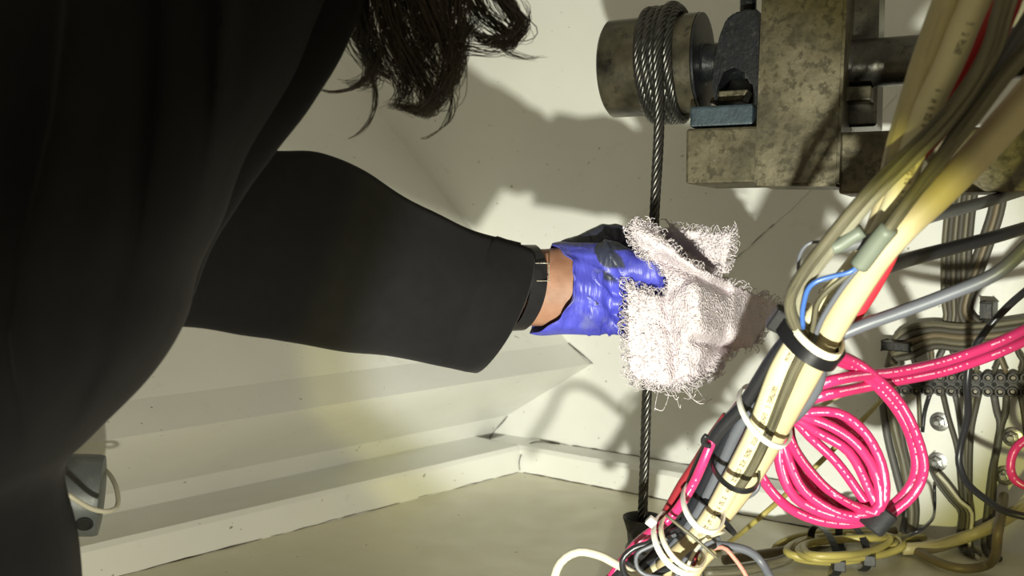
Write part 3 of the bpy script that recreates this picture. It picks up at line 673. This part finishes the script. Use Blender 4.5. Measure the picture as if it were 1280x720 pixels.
cable('white_cord', [(40, 590, .735), (68, 607, .74), (92, 623, .745), (115, 636, .755), (135, 639, .765), (147, 632, .78), (146, 612, .80), (139, 596, .82), (131, 587, .835)], 3.2, 'white', 'white cord looping round the end of the grey canister', 'cord')

BK = 1.0
# ------------------------------------------------------------------ person
person = thing('person', at(-60, 800, .42) * 1.0, 'person in a black hoodie reaching right with a blue gloved hand gripping the rag', 'person')
person.location = Vector((-.45, .25, 0))
K = .86; KS = 1.0
def ah(x, y, Y): return at(x, y, Y * K)
def sec(pt, pb, Y, depth, Y2=None):
    Y *= KS; depth *= KS
    A, B = at(*pt, Y), at(*pb, Y2 or Y); return ((A + B) / 2, (A - B) / 2, Vector((0, 1, 0)) * depth)
def capsule(bm, pts, rad, n=14):
    P = [Vector(p) for p in pts]; path = []; rr = []
    for i in range(len(P) - 1):
        m = max(2, int((P[i + 1] - P[i]).length / .004))
        m = min(m, 30)
        for k in range(m): path.append(P[i].lerp(P[i + 1], k / m)); rr.append(rad[i] + (rad[i + 1] - rad[i]) * k / m)
    path.append(P[-1]); rr.append(rad[-1])
    T, N = frames(path); rs = []
    # rounded ends
    def ring(p, t, nn, r): 
        B = t.cross(nn); return [p + nn * math.cos(2 * PI * j / n) * r + B * math.sin(2 * PI * j / n) * r for j in range(n)]
    for a in (80, 55, 28):
        s = math.radians(a); rs.append(ring(path[0] - T[0] * rr[0] * math.sin(s), T[0], N[0], rr[0] * math.cos(s)))
    for i, p in enumerate(path): rs.append(ring(p, T[i], N[i], rr[i]))
    for a in (28, 55, 80):
        s = math.radians(a); rs.append(ring(path[-1] + T[-1] * rr[-1] * math.sin(s), T[-1], N[-1], rr[-1] * math.cos(s)))
    rings(bm, rs)
def hand(bm, g):
    """g: extra thickness"""
    # palm block (wrist to knuckles), back of the hand toward the viewer
    loft(bm, ([] if g > 0 else [sec((675, 312), (668, 406), .793, .021 + g), sec((700, 308), (695, 410), .793, .020 + g)]) + [sec((728, 305), (726, 415), .792, .020 + g),
              sec((748, 306), (748, 418), .792, .019 + g), sec((758, 313), (757, 414), .793, .015 + g), sec((766, 322), (763, 406), .797, .010 + g)], 28)
    fin = [ # index, middle, ring, little : knuckle, middle joint, end joint, tip
        ([(756, 322, .786), (800, 336, .776), (818, 347, .782), (822, 352, .806), (806, 352, .824)], [.0125, .0118, .0108, .0096, .0080]),
        ([(758, 348, .787), (800, 362, .781), (822, 368, .795), (822, 370, .818), (802, 370, .826)], [.0092, .0088, .0084, .0080, .0074]),
        ([(757, 374, .788), (796, 386, .784), (818, 390, .798), (818, 390, .820), (800, 390, .826)], [.0090, .0086, .0082, .0078, .0072]),
        ([(752, 398, .790), (785, 408, .788), (806, 412, .800), (808, 412, .818), (794, 411, .824)], [.0085, .0080, .0074, .0070, .0064])]
    for P, r in fin: capsule(bm, [ah(*p) for p in P], [x * K + g for x in r])
    capsule(bm, [ah(*p) for p in [((700, 330, .800) if g < 0 else (722, 318, .810)), (728, 310, .812), (756, 299, .822), (780, 299, .832), (802, 308, .838)]], [x * K + g for x in (.016, .0125, .0105, .0098, .008)])
KS = K
S1 = ah(60, 240, .55); S2 = ah(280, 305, .63); S3 = ah(470, 345, .735); S4 = ah(610, 360, .785)
HC = at(520, -330, .50)
bm = bmesh.new()
loft(bm, [sec((560, 316), (545, 415), .765, .024), sec((620, 310), (615, 410), .785, .0235), sec((668, 310), (664, 408), .790, .022), sec((700, 312), (696, 408), .793, .0215), sec((720, 312), (718, 408), .793, .020)], 28)
hand(bm, -.0012)
capsule(bm, [S1, S2, S3, S4], [.034, .032, .030, .018], 18)
T1 = at(-60, 100, .46); T2 = at(-150, 400, .42); T3 = Vector((-.40, .20, .15)); T4 = Vector((-.55, .02, .13))
capsule(bm, [S1, at(-20, 150, .45)], [.036, .06], 18)
capsule(bm, [T1, T2, T3, T4], [.085, .095, .10, .105], 22)
capsule(bm, [at(-20, 100, .47), at(180, -80, .48), at(380, -230, .49), HC], [.075, .06, .052, .05], 18)
ball(bm, HC, .072, .088, .10, 24); ball(bm, HC + Vector((.05, .03, -.03)), .03, .035, .03); ball(bm, HC + Vector((.075, .045, -.02)), .012, .014, .018)
ball(bm, HC + Vector((-.01, -.085, .0)), .018, .010, .026)
for sx in (-.07, .07): capsule(bm, [T4 + Vector((sx, 0, 0)), T4 + Vector((sx * 1.3 - .12, -.40, -.05)), T4 + Vector((sx * 1.3 - .20, -.80, -.08)), T4 + Vector((sx * 1.3 - .16, -.86, -.09))], [.085, .062, .042, .036], 18)
body = mobj('body', bm, M['skin'], person)
rm = body.modifiers.new('remesh', 'REMESH'); rm.mode = 'VOXEL'; rm.voxel_size = .0028; rm.use_smooth_shade = True
sm = body.modifiers.new('smooth', 'SMOOTH'); sm.factor = .5; sm.iterations = 4
# glove
bm = bmesh.new(); 
loft(bm, [sec((734, 304), (734, 418), .792, .0225), sec((748, 304), (746, 420), .792, .022), sec((758, 311), (757, 416), .793, .0165), sec((767, 322), (764, 406), .797, .011)], 28)
hand(bm, .0012)
gl = mobj('glove', bm, M['glove'], person)
gl['label'] = 'blue nitrile glove stained with dark grease'
def bake(o, mods):
    for m in mods: m(o)
    dg = bpy.context.evaluated_depsgraph_get(); dg.update()
    me = bpy.data.meshes.new_from_object(o.evaluated_get(dg)); mats = [x for x in o.data.materials]
    o.modifiers.clear(); o.data = me
    if not me.materials:
        for x in mats: me.materials.append(x)
    finish(me, True)
def m1(o): m = o.modifiers.new('r', 'REMESH'); m.mode = 'VOXEL'; m.voxel_size = .0016
def m2(o): m = o.modifiers.new('s', 'SMOOTH'); m.factor = .5; m.iterations = 5
bake(gl, (m1, m2))
# wrinkles + grease mask in the glove
def proj(p):
    d = p - CAM; x = d.x; y = d.y * cp - d.z * sp; z = d.y * sp + d.z * cp
    return 640 + F * x / y, 360 - F * z / y
def g_bump(x, y, cx, cy, sx, sy, rot=0):
    dx, dy = x - cx, y - cy; c, s = math.cos(rot), math.sin(rot); a, b = dx * c + dy * s, -dx * s + dy * c
    return math.exp(-(a / sx) ** 2 - (b / sy) ** 2)
def grease(me, wrinkle=.0016):
    at_ = me.attributes.new('grease', 'FLOAT', 'POINT'); nr = [v.normal.copy() for v in me.vertices]
    for i, v in enumerate(me.vertices):
        x, y = proj(v.co); fold = noise.noise(Vector((x * .035 + y * .02, y * .028 - x * .012, v.co.y * 40)))
        ridge = 1 - abs(noise.noise(Vector((x * .05 - y * .035, y * .018 + x * .01, 3.3)))) * 2.2
        v.co += nr[i] * (fold * wrinkle + max(0, ridge) ** 3 * wrinkle * .9)
        g = 0.0
        if v.co.y > .690 and y < 318: g = 1
        g = max(g, g_bump(x, y, 757, 320, 30, 13, .5), g_bump(x, y, 735, 303, 30, 8), .95 * g_bump(x, y, 747, 374, 4, 8), .7 * g_bump(x, y, 776, 330, 14, 5, .8), g_bump(x, y, 770, 308, 20, 6), .6 * g_bump(x, y, 760, 345, 26, 12, .4), .5 * g_bump(x, y, 728, 372, 20, 30, .3))
        at_.data[i].value = g
grease(gl.data, .0026)
# glove cuff, open toward the wrist
bm = bmesh.new()
cs = [((690, 304), (664, 417), .791, .031), ((698, 303), (674, 419), .791, .030), ((708, 303), (688, 419), .791, .028), ((720, 303), (705, 418), .791, .0265), ((738, 303), (734, 419), .792, .0245), ((752, 303.5), (750, 419.5), .792, .0232)]
rs = []; n = 60
for k, (a, b, Y, d) in enumerate(cs):
    c, va, vb = sec(a, b, Y, d); r = []
    for j in range(n):
        t = 2 * PI * j / n; f = 1 + .10 * max(0, 1 - k / 4) * noise.noise(Vector((math.cos(t) * 2, math.sin(t) * 2, k * .4)))
        bulge = Vector((.022 * max(0, -math.sin(t)) ** 1.4 * max(0, 1 - k / 3.6), 0, 0))          # edge bows toward the knuckles on the viewer's side
        r.append(c + va * math.cos(t) * f + vb * math.sin(t) * f + bulge + Vector((.0035 * noise.noise(Vector((math.cos(t) * 3, math.sin(t) * 3, 4))) * max(0, 1 - k / 3), -.002 * noise.noise(Vector((math.cos(t) * 6 + k * .5, math.sin(t) * 6, 8))), 0)))
    rs.append(r)
rings(bm, rs, False)
cf = mobj('cuff', bm, M['glove'], gl)
sd = cf.modifiers.new('sub', 'SUBSURF'); sd.levels = 2; sd.render_levels = 2
so = cf.modifiers.new('thick', 'SOLIDIFY'); so.thickness = .0009
bake(cf, ()) if False else None
# wrist strap
bm = bmesh.new(); rs = []
def strap_ring(p, pb, Y, d, bow):
    c, va, vb = sec(p, pb, Y, d); return [c + va * math.cos(2 * PI * j / 48) + vb * math.sin(2 * PI * j / 48) + Vector((bow * max(0, -math.sin(2 * PI * j / 48)) ** 1.3, 0, 0)) for j in range(48)]
rs = [strap_ring((650, 309), (634, 412), .781, .0255, .012), strap_ring((649, 306), (633, 414), .781, .0275, .012), strap_ring((669, 306), (652, 413), .786, .0265, .012), strap_ring((669, 309), (652, 410), .786, .0245, .012)]
rs.append(rs[0]); rings(bm, rs, False); bmesh.ops.remove_doubles(bm, verts=bm.verts[:], dist=1e-6)
ws = mobj('wrist_strap', bm, M['plastic'], person, sharp=.7); ws['label'] = 'black wrist strap with a metal edged keeper'
bm = bmesh.new(); bc = at(676, 340, .7575 * K)
for s in (-1, 1):
    box(bm, bc + Vector((.0055 * s, 0, 0)), Vector((.00035, 0, 0)), Vector((0, .001, 0)), zz * .0055, .0002)
    box(bm, bc + zz * .006 * s, Vector((.006, 0, 0)), Vector((0, .0012, 0)), zz * .00035, .0002)
mobj('keeper', bm, M['screw'], ws, False)
# sleeve
def wr_loft(name, cs, parent, mat, n=56, wob=.004, cap=True, fine=3, freq=14):
    secs = [sec(*c) for c in cs]; out = []
    for i in range(len(secs) - 1):
        a, b, c, d = secs[max(0, i - 1)], secs[i], secs[i + 1], secs[min(len(secs) - 1, i + 2)]
        for k in range(6):
            t = k / 6
            out.append(tuple(.5 * ((2 * B) + (Cc - A) * t + (2 * A - 5 * B + 4 * Cc - D) * t * t + (3 * B - A - 3 * Cc + D) * t ** 3) for A, B, Cc, D in zip(a, b, c, d)))
    out.append(secs[-1]); bm = bmesh.new(); rs = []
    for c, a, b in out:
        r = []
        for j in range(n):
            t = 2 * PI * j / n; p = c + a * math.cos(t) + b * math.sin(t); o_ = (p - c).normalized()
            r.append(p + o_ * wob * (noise.noise(Vector((p.x * freq, p.y * freq, p.z * freq * 1.7))) + .5 * noise.noise(p * freq * 2.6)))
        rs.append(r)
    rings(bm, rs, cap); return mobj(name, bm, mat, parent)
KS = 1.0
hoodie_p = [((560, -420), (-420, -420), .50, .13), ((500, -200), (-420, -200), .47, .115), ((400, -10), (-430, -10), .445, .10), ((352, 95), (-430, 95), .43, .10), ((296, 190), (-430, 190), .42, .10), ((262, 270), (-430, 270), .415, .10), ((227, 340), (-430, 340), .41, .10), ((206, 410), (-430, 410), .405, .10), ((154, 490), (-430, 490), .40, .10), ((86, 560), (-430, 560), .395, .10), ((38, 605), (-430, 605), .39, .10), ((26, 650), (-430, 650), .385, .10), ((42, 730), (-430, 730), .38, .10), ((54, 820), (-430, 820), .375, .10)]
secs = [sec(*c) for c in hoodie_p]
bm = bmesh.new(); rs = []
dense = []
for i in range(len(secs) - 1):
    a, b, c, d = secs[max(0, i - 1)], secs[i], secs[i + 1], secs[min(len(secs) - 1, i + 2)]
    for k in range(8):
        t = k / 8; dense.append(tuple(.5 * ((2 * B) + (Cc - A) * t + (2 * A - 5 * B + 4 * Cc - D) * t * t + (3 * B - A - 3 * Cc + D) * t ** 3) for A, B, Cc, D in zip(a, b, c, d)))
dense.append(secs[-1])
def foldx(y, pts):
    for (y0, x0), (y1, x1) in zip(pts, pts[1:]):
        if y <= y1: return x0 + (x1 - x0) * (y - y0) / (y1 - y0)
    return pts[-1][1]
FOLDS = [([(-200, 300), (0, 292), (150, 278), (260, 262), (330, 240), (420, 205), (500, 165), (600, 70)], 11, .017), ([(-200, 120), (0, 110), (150, 92), (300, 60), (420, 45), (520, 55), (620, 40), (800, 45)], 22, .014), ([(-200, 190), (100, 175), (300, 150), (450, 120), (560, 70), (800, 30)], 18, -.012)]
for c, a, b in dense:
    r = []
    for j in range(260):
        t = 2 * PI * j / 260; ct, st = math.cos(t), math.sin(t)
        ct2 = math.copysign(abs(ct) ** .8, ct); st2 = math.copysign(abs(st) ** .8, st)
        p = c + a * ct2 + b * st2
        if st < .2:
            x, y = proj(p)
            for pts, s, h in FOLDS: p.y -= h * math.exp(-((x - foldx(y, pts)) / s) ** 2) * min(1, max(0, -st) * 1.5) * max(0, min(1, (640 - y) / 120))
        p += (p - c).normalized() * .004 * noise.noise(p * 13)
        r.append(p)
    rs.append(r)
rings(bm, rs)
hd = mobj('hoodie', bm, M['hoodie'], person)
def sub(o, name, cs, **kw):
    return wr_loft(name, cs, o, M['hoodie'], **kw)
sub(hd, 'hood', [((540, -260), (200, -300), .50, .03), ((500, -120), (230, -140), .492, .03), ((455, -5), (240, -5), .485, .03), ((432, 50), (230, 60), .48, .028), ((398, 115), (215, 130), .475, .026), ((345, 188), (205, 205), .47, .024), ((300, 250), (200, 275), .462, .022), ((266, 305), (190, 330), .455, .018), ((240, 370), (170, 380), .45, .012)], wob=.003)
KS = K
sl = sub(hd, 'sleeve', [((60, 150), (40, 410), .52, .06), ((180, 165), (160, 412), .56, .062), ((270, 178), (235, 412), .595, .062), ((350, 184), (305, 421), .63, .060), ((405, 193), (365, 428), .66, .058), ((455, 215), (418, 433), .69, .055), ((505, 246), (462, 439), .715, .052), ((560, 274), (508, 447), .74, .048), ((615, 296), (552, 456), .762, .044), ((650, 307), (583, 463), .776, .041)], cap=False, wob=.0035, freq=11)
# cuff rim: turned hem
bm = bmesh.new(); rs = []
for a, b, Y, d, bw in (((618, 296), (556, 456), .764, .0440, 0), ((622, 295), (560, 459), .766, .0470, .002), ((645, 303), (580, 464), .774, .0450, .009), ((661, 309), (593, 466), .781, .0430, .012), ((664, 311), (594, 464), .782, .0415, .012), ((660, 313), (592, 460), .781, .0385, .012), ((630, 308), (575, 452), .773, .036, .006)):
    c, va, vb = sec(a, b, Y, d); rs.append([c + va * math.cos(2 * PI * j / 64) + vb * math.sin(2 * PI * j / 64) + Vector((bw * max(0, -math.sin(2 * PI * j / 64)) ** 1.2, 0, 0)) for j in range(64)])
rings(bm, rs, False); mobj('sleeve_cuff', bm, M['hoodie'], hd)
KS = 1.0
# trousers, out of view on the left
bm = bmesh.new()
capsule(bm, [T3 + Vector((-.02, -.05, 0)), T4], [.112, .118], 20)
for sx in (-.07, .07): capsule(bm, [T4 + Vector((sx, 0, 0)), T4 + Vector((sx * 1.3 - .12, -.40, -.05)), T4 + Vector((sx * 1.3 - .20, -.76, -.075))], [.095, .072, .052], 18)
tr = mobj('trousers', bm, M['trouser'], person); m = tr.modifiers.new('r', 'REMESH'); m.mode = 'VOXEL'; m.voxel_size = .008; m.use_smooth_shade = True
# hair
LOCKS = [
 ([(470, -90), (490, 15), (512, 70), (537, 118), (532, 140), (508, 134), (490, 130)], 13, 46, .50),
 ([(520, -90), (545, 10), (562, 58), (560, 98), (546, 128), (522, 138), (500, 132)], 12, 46, .49),
 ([(560, -90), (592, 0), (618, 30), (641, 44), (647, 18), (622, -10)], 8, 26, .50),
 ([(580, -90), (575, 0), (576, 48), (571, 88), (558, 112), (552, 126)], 8, 30, .485),
 ([(440, -90), (452, 20), (462, 60), (466, 92), (450, 106), (424, 101)], 9, 36, .51),
 ([(600, -90), (628, 0), (648, 30), (640, 52), (612, 52), (588, 40), (575, 30)], 9, 34, .495),
 ([(490, -90), (480, 20), (489, 60), (506, 100), (500, 130), (484, 138)], 12, 40, .505),
 ([(540, -90), (526, 20), (531, 60), (546, 92), (556, 104)], 12, 36, .495),
 ([(500, -90), (510, 0), (530, 40), (560, 45), (590, 30), (600, 8)], 14, 34, .50),
 ([(455, -90), (440, 10), (448, 50), (470, 84), (492, 98), (500, 118)], 10, 30, .515),
 ([(560, -90), (560, -10), (545, 40), (520, 70), (505, 92)], 12, 30, .50),
 ([(450, 20), (455, 60), (468, 108), (467, 138), (452, 164), (428, 178)], 1.6, 7, .51),
 ([(480, 60), (455, 100), (430, 114), (408, 114), (395, 110)], 2.0, 8, .515),
 ([(556, 100), (566, 120), (560, 150), (540, 168), (520, 176)], 2.0, 3, .50),
 ([(630, 40), (655, 35), (662, 15), (650, -10)], 3, 4, .50), ([(575, 58), (610, 63), (640, 58), (657, 38)], 7, 5, .49), ([(615, 45), (640, 66), (665, 72), (690, 70)], 4, 4, .49)]
bm = bmesh.new()
for pts, sprd, cnt, Y in LOCKS:
    for s in range(int(cnt * 2.5)):
        ox, oy, oz = random.gauss(0, sprd), random.gauss(0, sprd * .5), random.gauss(0, .012 if sprd > 3 else .003)
        ph = random.uniform(0, 6.28); amp = random.uniform(2.0, 8.0) * min(1, sprd / 6); e = random.uniform(.75, 1.0)
        P = []
        path = catmull([at(x, y, Y) for x, y in pts], .008); KN = max(6, int(len(path) * e))
        for i in range(0, KN):
            t = i / (KN - 1); conv = 1 - .62 * t
            p = path[i] + Vector(((ox * conv + amp * math.sin(ph + t * 9)) * Y / F, oz * conv, -(oy * conv + amp * .5 * math.cos(ph + t * 8)) * Y / F))
            P.append(p)
        r = random.uniform(.00014, .00034); sweep(bm, P, r, 4, rfun=lambda t: 1.15 - .8 * t)
# hair over the head, out of view
for s in range(260):
    th = random.uniform(0, 2 * PI); u = random.uniform(-.2, 1)
    d = Vector((math.cos(th) * math.sqrt(1 - u * u), math.sin(th) * math.sqrt(1 - u * u), u)); p0 = HC + Vector((d.x * .075, d.y * .09, d.z * .103))
    P = catmull([p0, p0 + Vector((d.x * .02, d.y * .02, .006)), p0 + Vector((d.x * .03, d.y * .03, -.03)), p0 + Vector((d.x * .03, d.y * .025, -.07 - random.random() * .02))], .01)
    sweep(bm, P, random.uniform(.001, .003), 4, rfun=lambda t: 1.1 - .8 * t)
mobj('hair', bm, M['hair'], person)['label'] = 'long curly dark brown hair hanging from above'

# ------------------------------------------------------------------ rag
rag_loc = ah(840, 470, .80)
rag = thing('cleaning_rag', rag_loc, 'frayed pinkish white terry cloth rag wrapped round the wire rope in the gloved hand', 'rag')
def inside(x, y, poly):
    c = False; n = len(poly)
    for i in range(n):
        x1, y1 = poly[i]; x2, y2 = poly[i - 1]
        if (y1 > y) != (y2 > y) and x < (x2 - x1) * (y - y1) / (y2 - y1) + x1: c = not c
    return c
def fold(x, y, x0, y0, x1, y1, s):
    dx, dy = x1 - x0, y1 - y0; l2 = dx * dx + dy * dy; t = max(0, min(1, ((x - x0) * dx + (y - y0) * dy) / l2)); d = math.hypot(x - x0 - t * dx, y - y0 - t * dy)
    return math.exp(-(d / s) ** 2)
def Yfront(x, y):
    Y = .766
    Y += .0009 * max(0, x - 872)                 # right part falls away
    Y += .0012 * max(0, x - 915)
    Y += .00022 * max(0, 320 - y)
    Y -= .020 * fold(x, y, 796, 286, 885, 345, 15)        # rolled ridge to the upper left
    Y += .018 * fold(x, y, 826, 322, 905, 362, 9)
    Y -= .020 * fold(x, y, 868, 368, 876, 415, 20)        # middle bulge
    Y += .022 * fold(x, y, 915, 436, 872, 424, 9)
    Y += .012 * fold(x, y, 872, 478, 905, 420, 10)
    Y -= .006 * fold(x, y, 800, 400, 830, 470, 25)
    Y += .008 * fold(x, y, 832, 365, 845, 470, 9)
    Y += .016 * max(0, 1 - abs(x - 812) / 24) * (1 if y < 372 and y > 330 else 0) * 0
    Y += .006 * noise.noise(Vector((x * .03, y * .03, 0))) + .003 * noise.noise(Vector((x * .08, y * .08, 5)))
    return Y
front = [(789, 288), (796, 281), (808, 280), (822, 290), (836, 304), (852, 320), (872, 334), (892, 342), (912, 352), (938, 365), (960, 373), (977, 379), (979, 386), (962, 398), (950, 418), (943, 432), (920, 436), (903, 448), (893, 462), (882, 468), (868, 474), (850, 480), (832, 483), (812, 478), (796, 474), (786, 464), (784, 430), (783, 398), (783, 358), (800, 364), (818, 370), (832, 368), (834, 352), (824, 334), (812, 322), (800, 312), (793, 302)]
flap = [(822, 288), (836, 283), (856, 286), (880, 290), (900, 291), (914, 290), (916, 300), (912, 318), (906, 341), (894, 344), (876, 336), (856, 320), (838, 304)]
def Yflap(x, y): return .800 - .0004 * (x - 860) + .010 * fold(x, y, 835, 298, 900, 340, 8) + .004 * noise.noise(Vector((x * .05, y * .05, 9)))
rear = [(790, 300), (830, 296), (880, 320), (930, 365), (960, 385), (930, 430), (890, 470), (850, 482), (806, 474), (800, 420), (798, 360)]
def Yrear(x, y): return .862 + .0010 * max(0, x - 860) - .0008 * max(0, 806 - x) + .004 * noise.noise(Vector((x * .04, y * .04, 19)))
SAMP = []
def sheet(bm, poly, Yf, step=2.0, thick=.0032):
    vs = {}; vb = {}
    xs = [p[0] for p in poly]; ys = [p[1] for p in poly]
    x0, y0 = min(xs) - 4, min(ys) - 4; nx, ny = int((max(xs) - x0 + 6) / step), int((max(ys) - y0 + 6) / step)
    rag_edge = lambda x, y: (x + 1.8 * noise.noise(Vector((x * .25, y * .25, 2))), y + 1.8 * noise.noise(Vector((x * .25, y * .25, 7))))
    ok = {(i, j): inside(*rag_edge(x0 + i * step, y0 + j * step), poly) for i in range(nx) for j in range(ny)}
    def g(i, j):
        if (i, j) not in vs:
            x, y = x0 + i * step, y0 + j * step; vs[i, j] = bm.verts.new(ah(x, y, Yf(x, y))); SAMP.append((x, y, Yf))
        return vs[i, j]
    for i in range(nx - 1):
        for j in range(ny - 1):
            if ok[i, j] and ok[i + 1, j] and ok[i, j + 1] and ok[i + 1, j + 1]: bm.faces.new((g(i, j), g(i + 1, j), g(i + 1, j + 1), g(i, j + 1)))
bm = bmesh.new(); sheet(bm, front, Yfront); nf = len(SAMP); sheet(bm, flap, Yflap); sheet(bm, rear, Yrear, 3.0); 
SAMPF = [s for s in SAMP if s[2] is not Yrear]
rc_ = mobj('cloth', bm, M['terry'], rag); so = rc_.modifiers.new('thick', 'SOLIDIFY'); so.thickness = .0028; so.offset = 0
bm = bmesh.new(); rnd = random.Random(3)
def tuft(x, y, Yf, ln, r):
    p = ah(x, y, Yf(x, y) - .0014); a = rnd.uniform(0, 2 * PI); d = Vector((math.cos(a), -.6, math.sin(a))).normalized() * ln
    s = Vector((rnd.uniform(-1, 1), rnd.uniform(-.6, .2), rnd.uniform(-1, 1))) * ln * .7
    P = [p, p + d * .45, p + d * .8 + s * .5, p + d * .5 + s]
    sweep(bm, catmull(P, ln / 5)[::1], r, 3, cap=False)
for k in range(1900):
    x, y, Yf = rnd.choice(SAMPF); tuft(x + rnd.uniform(-1, 1), y + rnd.uniform(-1, 1), Yf, rnd.uniform(.0012, .0028), .00028)
pl = mobj('terry_loops', bm, M['thread'], rag); pl['kind'] = 'stuff'
bm = bmesh.new()
def fringe(poly, Yf, n, rng=None, lmin=.003, lmax=.010):
    cx = sum(p[0] for p in poly) / len(poly); cy = sum(p[1] for p in poly) / len(poly)
    for k in range(n):
        i = rnd.randrange(len(poly)) if rng is None else rnd.choice(rng); a, b = poly[i], poly[(i + 1) % len(poly)]; t = rnd.random()
        x, y = a[0] + (b[0] - a[0]) * t, a[1] + (b[1] - a[1]) * t; ox, oy = (b[1] - a[1]), -(b[0] - a[0]); l = math.hypot(ox, oy) or 1; ox /= l; oy /= l
        ln = rnd.uniform(lmin, lmax) / .78 * F; x -= ox * 3; y -= oy * 3; q = rnd.uniform(-1, 1) * .7; z = Yf(x, y)
        P = [(x, y), (x + ox * ln * .4 - oy * q * ln * .3, y + oy * ln * .4 + ox * q * ln * .3), (x + ox * ln * .8 - oy * q * ln * .9, y + oy * ln * .8 + ox * q * ln * .9), (x + ox * ln * .7 - oy * q * ln * 1.5, y + oy * ln * .7 + ox * q * ln * 1.5)]
        sweep(bm, catmull([ah(px, py, z + rnd.uniform(-.004, .003)) for px, py in P], .002), rnd.uniform(.0002, .00042), 3, cap=False)
fringe(front, Yfront, 420); fringe(front, Yfront, 260, list(range(17, 30)), .004, .012); fringe(front, Yfront, 200, [35, 36, 0, 1, 2, 33, 34]); fringe(flap, Yflap, 160, [1, 2, 3, 4, 5, 6, 7])
fringe(front, Yfront, 12, [18, 19, 20, 21, 22], .014, .03)
fg = mobj('frayed_threads', bm, M['thread'], rag); fg['kind'] = 'stuff'

# ------------------------------------------------------------------ light
def spot(name, loc, tgt, power, size, blend, col, rad):
    d = bpy.data.lights.new(name, 'SPOT'); o = bpy.data.objects.new(name, d); C.objects.link(o); o.location = loc
    o.rotation_euler = (tgt - loc).to_track_quat('-Z', 'Y').to_euler(); d.energy = power; d.spot_size = math.radians(size); d.spot_blend = blend; d.color = col; d.shadow_soft_size = rad; return o
LP = Vector((.0, .0, .045)); LT = Vector((.120, .72, .190))
spot('torch_beam', LP, LT, 32, 40.5, .3, (.955, .985, 1), .010)
spot('torch_rim', LP, LT, 10.0, 45.5, .15, (1, .95, .25), .010)
spot('left_wall_fill', LP, at(260, 500, .85), 12.0, 62, .9, (1, .96, .76), .012)  # separate warm spot aimed left, added to brighten the left wall
w = bpy.data.worlds.new('world'); bpy.context.scene.world = w; w.use_nodes = True
w.node_tree.nodes['Background'].inputs[0].default_value = (1.0, .93, .66, 1); w.node_tree.nodes['Background'].inputs[1].default_value = .34
vs_ = bpy.context.scene.view_settings; vs_.view_transform = 'Standard'; vs_.look = 'None'; vs_.exposure = 0; vs_.gamma = 1
